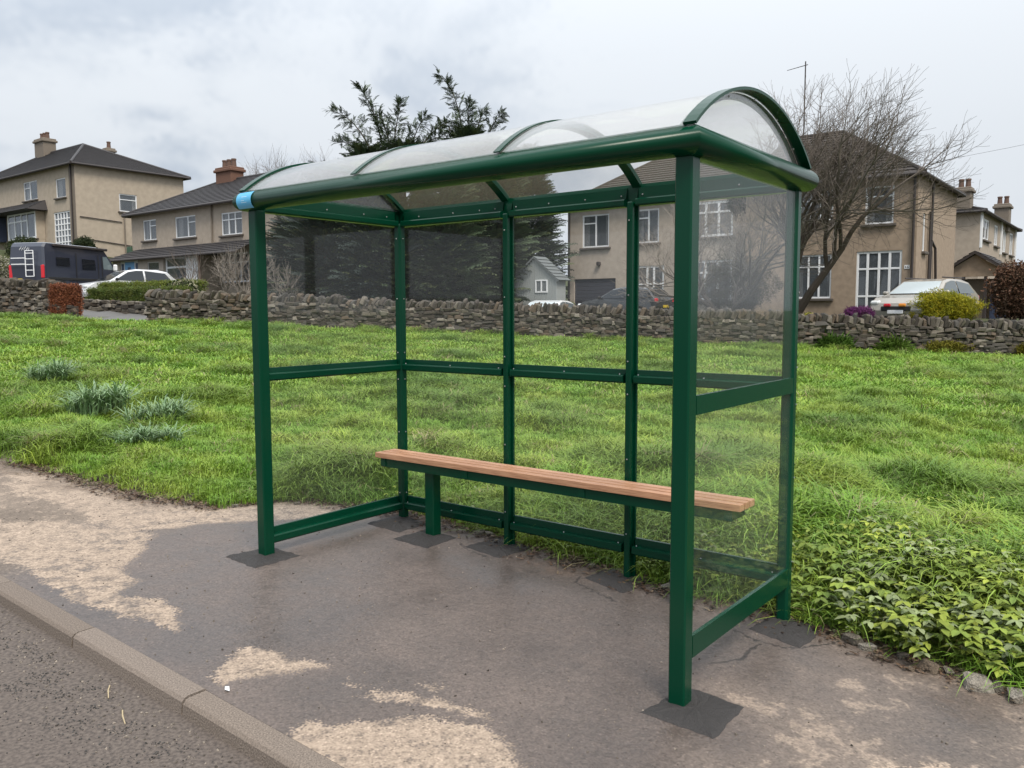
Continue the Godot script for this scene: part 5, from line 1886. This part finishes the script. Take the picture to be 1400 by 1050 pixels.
# ---------- grass, weeds and small things ----------
func blades(n: int, lo: float, hi: float, w: float, spread: float, lean: float, seed_: int, m: Material) -> ArrayMesh:
	var v := PackedVector3Array()
	var nn := PackedVector3Array()
	var cc := PackedColorArray()
	var g := RandomNumberGenerator.new()
	g.seed = seed_
	for k in n:
		var a := g.randf() * TAU
		var q := g.randf() * TAU
		var p := Vector3(cos(a), 0, sin(a)) * spread * sqrt(g.randf())
		var out := Vector3(cos(q), 0, sin(q))
		var side := Vector3(-out.z, 0, out.x)
		var l := g.randf_range(lo, hi)
		var b := lean * g.randf_range(0.4, 1.3)
		var p0 := p - Vector3.UP * 0.02
		var p1 := p + (Vector3.UP * (1.0 - b * 0.15) + out * b * 0.35) * l * 0.5
		var p2 := p + (Vector3.UP * (1.0 - b * 0.42) + out * b * 0.85) * l * 0.88
		var p3 := p + (Vector3.UP * (1.0 - b * 0.62) + out * b * 1.15) * l
		var ww := w * g.randf_range(0.7, 1.2) * 0.5
		var vv := g.randf_range(0.72, 1.28)
		var c := Color(vv * g.randf_range(0.9, 1.12), vv, vv * g.randf_range(0.85, 1.1))
		var row := [[p0, ww], [p1, ww * 0.95], [p2, ww * 0.6]]
		for r in 2:
			var a0: Vector3 = row[r][0] - side * float(row[r][1])
			var a1: Vector3 = row[r][0] + side * float(row[r][1])
			var b0: Vector3 = row[r + 1][0] - side * float(row[r + 1][1])
			var b1: Vector3 = row[r + 1][0] + side * float(row[r + 1][1])
			v.append_array([a0, a1, b1, a0, b1, b0])
		v.append_array([row[2][0] - side * float(row[2][1]), row[2][0] + side * float(row[2][1]), p3])
		for t in 15: cc.append(c)
	var arr := []
	arr.resize(Mesh.ARRAY_MAX)
	arr[Mesh.ARRAY_VERTEX] = v
	arr[Mesh.ARRAY_COLOR] = cc
	var am := ArrayMesh.new()
	am.add_surface_from_arrays(Mesh.PRIMITIVE_TRIANGLES, arr)
	am.surface_set_material(0, m)
	return am

# low plant with leaves in threes on short stalks
func weed(seed_: int, ls: float, h: float) -> ArrayMesh:
	var st := mb()
	var g := RandomNumberGenerator.new()
	g.seed = seed_
	for k in 9:
		var a := g.randf() * TAU
		var r := 0.10 * sqrt(g.randf())
		var top := Vector3(cos(a) * r * 1.5, h * g.randf_range(0.45, 1.0), sin(a) * r * 1.5)
		st.set_color(Color(0.7, 0.8, 0.6))
		var foot := Vector3(cos(a), 0, sin(a)) * r * 0.5
		for v in [foot, foot + Vector3(0.003, 0, 0), top]: st.add_vertex(v)
		var yaw := g.randf() * TAU
		var tip := g.randf_range(-0.3, 0.3)
		var vv := g.randf_range(0.75, 1.25)
		for n in 3:
			var d := Vector3(cos(yaw + (n - 1) * 1.45), tip + g.randf_range(-0.25, 0.15), sin(yaw + (n - 1) * 1.45)).normalized()
			var w := d.cross(Vector3.UP).normalized()
			var l := ls * g.randf_range(0.75, 1.2)
			var up := Vector3.UP * l
			st.set_color(Color(vv, vv * g.randf_range(0.95, 1.05), vv))
			var c := [top, top + d * l * 0.3 + w * l * 0.27 + up * 0.10, top + d * l * 0.65 + w * l * 0.26 + up * 0.06, top + d * l - up * 0.08, top + d * l * 0.65 - w * l * 0.26 + up * 0.06, top + d * l * 0.3 - w * l * 0.27 + up * 0.10]
			var mid: Vector3 = top + d * l * 0.5
			for q in 6:
				for vx in [mid, c[q], c[(q + 1) % 6]]: st.add_vertex(vx)
	st.generate_normals()
	st.set_material(M.leaf)
	return st.commit()

func grass() -> void:
	var gm := tinted(0.6, 0.55)
	var short := blades(26, 0.045, 0.105, 0.0055, 0.10, 0.8, 1, gm)
	var mid := blades(30, 0.08, 0.17, 0.0065, 0.11, 1.0, 2, gm)
	var longg := blades(34, 0.14, 0.30, 0.007, 0.10, 1.1, 3, gm)
	var far := blades(26, 0.06, 0.13, 0.013, 0.20, 0.9, 4, gm)
	var sets := [[short, [], []], [mid, [], []], [longg, [], []], [far, [], []]]
	var eye := Vector2(4.07, 2.84)
	var head := atan2(-0.6099, -0.7877)
	var near_c := Vector3(0.17, 0.315, 0.03)
	var yel := Vector3(0.265, 0.36, 0.042)
	var deep := Vector3(0.105, 0.205, 0.024)
	var straw := Vector3(0.30, 0.26, 0.13)
	var tries := 150000
	var drive := PackedVector2Array(DRIVE)
	for k in tries:
		var d := 2.6 + 29.0 * pow(rng.randf(), 1.25)
		var a := head + rng.randf_range(-0.70, 0.70)
		var x := eye.x + sin(a) * d
		var z := eye.y + cos(a) * d
		var e := edge(x) + 0.10 * nf.get_noise_2d(x * 1.7, z * 1.7) - z
		if e < 0.02: continue
		var s := behind(x, z)
		if s > -0.16 and not (x < -20.0 and s > 2.0): continue
		if x < -20.0 and Geometry2D.is_point_in_polygon(Vector2(x, z), drive): continue
		if s > -0.3 and x < -25.6: continue
		if x < -25.0 and z < -8.9 + (x + 31.4) * -0.3: continue
		var n1 := nz.get_noise_2d(x * 0.9, z * 0.9)
		var n2 := nf.get_noise_2d(x * 0.5 + 40.0, z * 0.5)
		if e < 0.25 and rng.randf() < 0.45: continue
		# leafy weeds take over beside the shelter
		var weedy := smoothstep(-0.2, 1.6, x) * smoothstep(1.9, 0.7, e)
		if rng.randf() < weedy * 0.12: continue
		var kind := 0
		if n1 + 0.5 * n2 > 0.02: kind = 1
		if n1 + 0.7 * n2 > 0.34 and rng.randf() < 0.6: kind = 2
		if weedy > 0.3 and rng.randf() < 0.4: kind = 2 if rng.randf() < 0.35 else 1
		if d > 12.0 and kind < 2: kind = 3
		var c := near_c.lerp(yel, clampf(0.35 + n2 * 1.3, 0.0, 1.0)).lerp(deep, clampf(n1 * 1.5, 0.0, 0.85))
		if rng.randf() < 0.035: c = straw
		c *= rng.randf_range(0.75, 1.25)
		var sc := rng.randf_range(0.75, 1.3) * (1.0 + maxf(0.0, d - 12.0) * 0.018)
		if e < 0.5: sc *= 0.8
		var b := Basis(Vector3.UP, rng.randf() * TAU) * Basis(Vector3.RIGHT, rng.randf_range(-0.25, 0.25))
		sets[kind][1].append(Transform3D(b.scaled_local(Vector3.ONE * sc), Vector3(x, height(x, z), z)))
		sets[kind][2].append(Color(c.x, c.y, c.z))
	var names := [["short_grass", "short bright green grass covering the field"], ["meadow_grass", "mid-length green grass growing in the field"], ["long_grass", "long dark green grass tufts scattered over the field"], ["field_grass", "green grass of the field towards the stone wall"]]
	for k in 4:
		var o := multi(names[k][0], sets[k][0], sets[k][1], sets[k][2], self)
		tag(o, names[k][1], "grass", "", "stuff")
	# leafy weeds behind and beside the shelter
	var wm := [weed(1, 0.028, 0.11), weed(2, 0.038, 0.17), weed(3, 0.020, 0.07)]
	var ws := [[[], []], [[], []], [[], []]]
	for k in 19000:
		var x := rng.randf_range(-0.3, 7.0)
		var e := pow(rng.randf(), 1.3) * 8.0
		var z := edge(x) - 0.10 - e
		var keep := smoothstep(-0.3, 1.2, x) * smoothstep(3.6, 0.2, e + 2.6 * nf.get_noise_2d(x * 0.4, z * 0.4) + 1.2 * nz.get_noise_2d(x * 1.2, z * 1.2))
		keep = maxf(keep * 0.8, 0.45 * smoothstep(0.05, 0.35, nf.get_noise_2d(x * 0.55 + 30.0, z * 0.55)))
		if x < 2.9: keep *= 0.8
		if rng.randf() > keep: continue
		var g := 1 if e < 1.3 and x > 1.8 else 0
		if rng.randf() < 0.3: g = 2
		var c := Vector3(0.16, 0.235, 0.05).lerp(Vector3(0.32, 0.38, 0.06), clampf(0.45 + nf.get_noise_2d(x + 7.0, z) * 1.2, 0, 1))
		if rng.randf() < 0.25: c = Vector3(0.26, 0.31, 0.15)
		c *= rng.randf_range(0.75, 1.25)
		var sc := rng.randf_range(0.65, 1.4) * (0.7 if x < 2.7 else 1.0) * lerpf(1.1, 0.7, clampf(e / 2.5, 0.0, 1.0))
		ws[g][0].append(Transform3D(Basis(Vector3.UP, rng.randf() * TAU).scaled_local(Vector3.ONE * sc), Vector3(x, height(x, z) - 0.01, z)))
		ws[g][1].append(Color(c.x, c.y, c.z))
	for k in 3:
		tag(multi("leafy_weeds", wm[k], ws[k][0], ws[k][1], self), ["leafy green ground cover behind the shelter", "tall leafy weeds crowding the footway edge right of shelter", "small clover-like weeds among the grass"][k], "weeds", "", "stuff")
	# clumps of daffodil leaves
	var dm := tinted(0.45, 0.35)
	var dl := blades(85, 0.30, 0.52, 0.016, 0.12, 0.68, 9, dm)
	var spots := [[-7.5, -2.2, 1.0, "clump of blue-green strap leaves farthest from the kerb"], [-4.95, -1.45, 1.05, "largest clump of blue-green strap leaves in the grass"], [-4.05, -1.65, 0.9, "loose clump of strap leaves beside the largest clump"], [-3.1, -1.05, 0.8, "flattened pale clump of strap leaves nearest the footway"], [-8.9, -3.0, 0.75, "small clump of strap leaves deep in the grass"]]
	for q in spots:
		var s := thing("daffodil_clump", q[3], "plant", Vector3(q[0], height(q[0], q[1]), q[1]), rng.randf() * TAU, "daffodil leaf clumps")
		var xf := []
		var cl := []
		for k in 5:
			var off := Vector3(rng.randf_range(-0.24, 0.24), 0, rng.randf_range(-0.2, 0.2)) * float(q[2]) * (1.0 if k > 0 else 0.0)
			xf.append(Transform3D(Basis(Vector3.UP, rng.randf() * TAU).scaled_local(Vector3(1, 0.72 if q[2] == 0.8 else 1.0, 1) * float(q[2]) * rng.randf_range(0.75, 1.05)), off))
			var c := Vector3(0.20, 0.31, 0.14) * rng.randf_range(0.8, 1.2)
			cl.append(Color(c.x, c.y, c.z))
		multi("leaves", dl, xf, cl, s).set_meta("kind", "stuff")

func small_things() -> void:
	# stones lying along the edge of the footway
	var spots := [[3.02, -1.12, 0.07], [3.10, -1.08, 0.05], [3.24, -1.10, 0.045], [3.36, -1.04, 0.06], [3.44, -1.06, 0.04], [3.55, -1.0, 0.08], [3.62, -1.03, 0.05], [3.70, -0.98, 0.06], [3.83, -1.04, 0.09], [3.16, -1.02, 0.03], [0.66, -1.22, 0.05], [0.72, -1.25, 0.04], [1.55, -1.17, 0.035], [2.05, -1.15, 0.05], [2.18, -1.13, 0.035], [3.30, -0.98, 0.025], [-0.75, -0.86, 0.03], [-1.0, -0.52, 0.03]]
	var k := 0
	for q in spots:
		var me: ArrayMesh = stone_meshes[k % stone_meshes.size()]
		var o := inst(numbered("loose_stone"), me, M.stone[[1, 3, 0, 4, 1, 3][k % 6]], self, Transform3D(Basis(Vector3.UP, rng.randf() * TAU).scaled_local(Vector3(1.3, 0.7, 0.9) * float(q[2])), Vector3(q[0], maxf(slope(q[0]), height(q[0], q[1])) + float(q[2]) * 0.22, q[1])))
		tag(o, "small loose stone lying along the edge of the footway", "stone", "loose stones by the footway")
		k += 1
	# dead leaves, twigs and crumbs of soil along the edge
	var lm := leaf_clump(5, 0.03, 0.035, 8, 0.6)
	var xf := []
	var cl := []
	for n in 2600:
		var x := rng.randf_range(-3.5, 5.0)
		var off := rng.randfn(0.0, 0.07)
		if x > 0.2 and x < 2.8: off = rng.randfn(0.02, 0.11)
		var z := edge(x) + off
		var y := maxf(slope(x), height(x, z)) + 0.004
		xf.append(Transform3D(Basis(Vector3.UP, rng.randf() * TAU).scaled_local(Vector3(1, 0.3, 1) * rng.randf_range(0.4, 1.1)), Vector3(x, y, z)))
		var c: Vector3 = [Vector3(0.09, 0.055, 0.035), Vector3(0.05, 0.035, 0.025), Vector3(0.17, 0.11, 0.07), Vector3(0.26, 0.20, 0.13)][rng.randi() % 4]
		cl.append(Color(c.x, c.y, c.z))
	tag(multi("leaf_litter", lm, xf, cl, self), "brown dead leaves and soil crumbs along the footway edge", "litter", "", "stuff")
	# grit swept against the kerb and scattered over footway and road
	xf = []
	cl = []
	for n in 2600:
		var x := rng.randf_range(-4.0, 4.5)
		var z := 1.24 + absf(rng.randfn(0.0, 0.16)) if n % 3 > 0 else rng.randf_range(-1.1, 1.08)
		var y := slope(x) - 0.057 if z > 1.2 else slope(x) + 0.001
		xf.append(Transform3D(Basis(Vector3(rng.randf(), rng.randf(), rng.randf()).normalized(), rng.randf() * TAU).scaled_local(Vector3.ONE * rng.randf_range(0.002, 0.008)), Vector3(x, y, z)))
		var v := rng.randf_range(0.03, 0.3)
		cl.append(Color(v, v * 0.85, v * 0.7))
	for n in 2600:
		var x := rng.randfn(0.75, 0.75)
		var z := 1.30 + absf(rng.randfn(0.0, 0.22))
		if nf.get_noise_2d(x * 1.5, z * 1.5) < rng.randf_range(-0.25, 0.25): continue
		xf.append(Transform3D(Basis(Vector3(rng.randf(), rng.randf(), rng.randf()).normalized(), rng.randf() * TAU).scaled_local(Vector3.ONE * rng.randf_range(0.002, 0.006)), Vector3(x, slope(x) - 0.057, z)))
		var v := rng.randf_range(0.02, 0.09)
		cl.append(Color(v, v * 0.95, v * 0.9))
	var gmesh: ArrayMesh = stone_meshes[2].duplicate()
	gmesh.surface_set_material(0, tinted(0.95, 0.0))
	tag(multi("grit", gmesh, xf, cl, self), "loose grit scattered along the kerb and footway", "grit", "", "stuff")
	# a scrap of white litter by the kerb and pale straws in the gutter
	var st := mb()
	var c := Vector3(1.27, slope(1.27) + 0.006, 1.05)
	for q in [[Vector3(-0.02, 0, -0.01), Vector3(0.015, 0.012, -0.006), Vector3(0.012, 0.004, 0.012)], [Vector3(0.012, 0.004, 0.012), Vector3(0.015, 0.012, -0.006), Vector3(0.032, 0.001, 0.004)]]:
		tri(st, c + q[0], c + q[1], c + q[2], c - Vector3(0, 1, 0))
	tag(obj("paper_scrap", st, M.white), "small white scrap of paper on the footway near the kerb", "litter")
	for q in [[0.85, 1.30, 0.5], [1.08, 1.36, 0.4], [1.42, 1.62, 1.2]]:
		st = mb()
		var p := Vector3(q[0], slope(q[0]) - 0.052, q[1])
		var d := Vector3(cos(q[2]), 0, sin(q[2])) * 0.06
		tube(st, [p - d, p + Vector3(0, 0.006, 0.004), p + d], [0.003, 0.003, 0.002], 5)
		tag(obj("straw", st, plain(lin(0.45, 0.36, 0.22), 0.8)), "pale dry stalk lying on the road beside the kerb", "straw", "dry stalks on the road")
	# telephone wire
	st = mb()
	var pts := []
	for n in 13:
		var t := n / 12.0
		pts.append(Vector3(-3.2, 7.05, -32.0).lerp(Vector3(14.0, 8.6, -26.0), t) - Vector3(0, 1.2 * t * (1.0 - t), 0))
	var rr := []
	for n in 13: rr.append(0.005)
	tube(st, pts, rr, 4)
	tag(obj("telephone_wire", st, M.trim), "thin telephone wire leading off from the brown house roof", "wire")
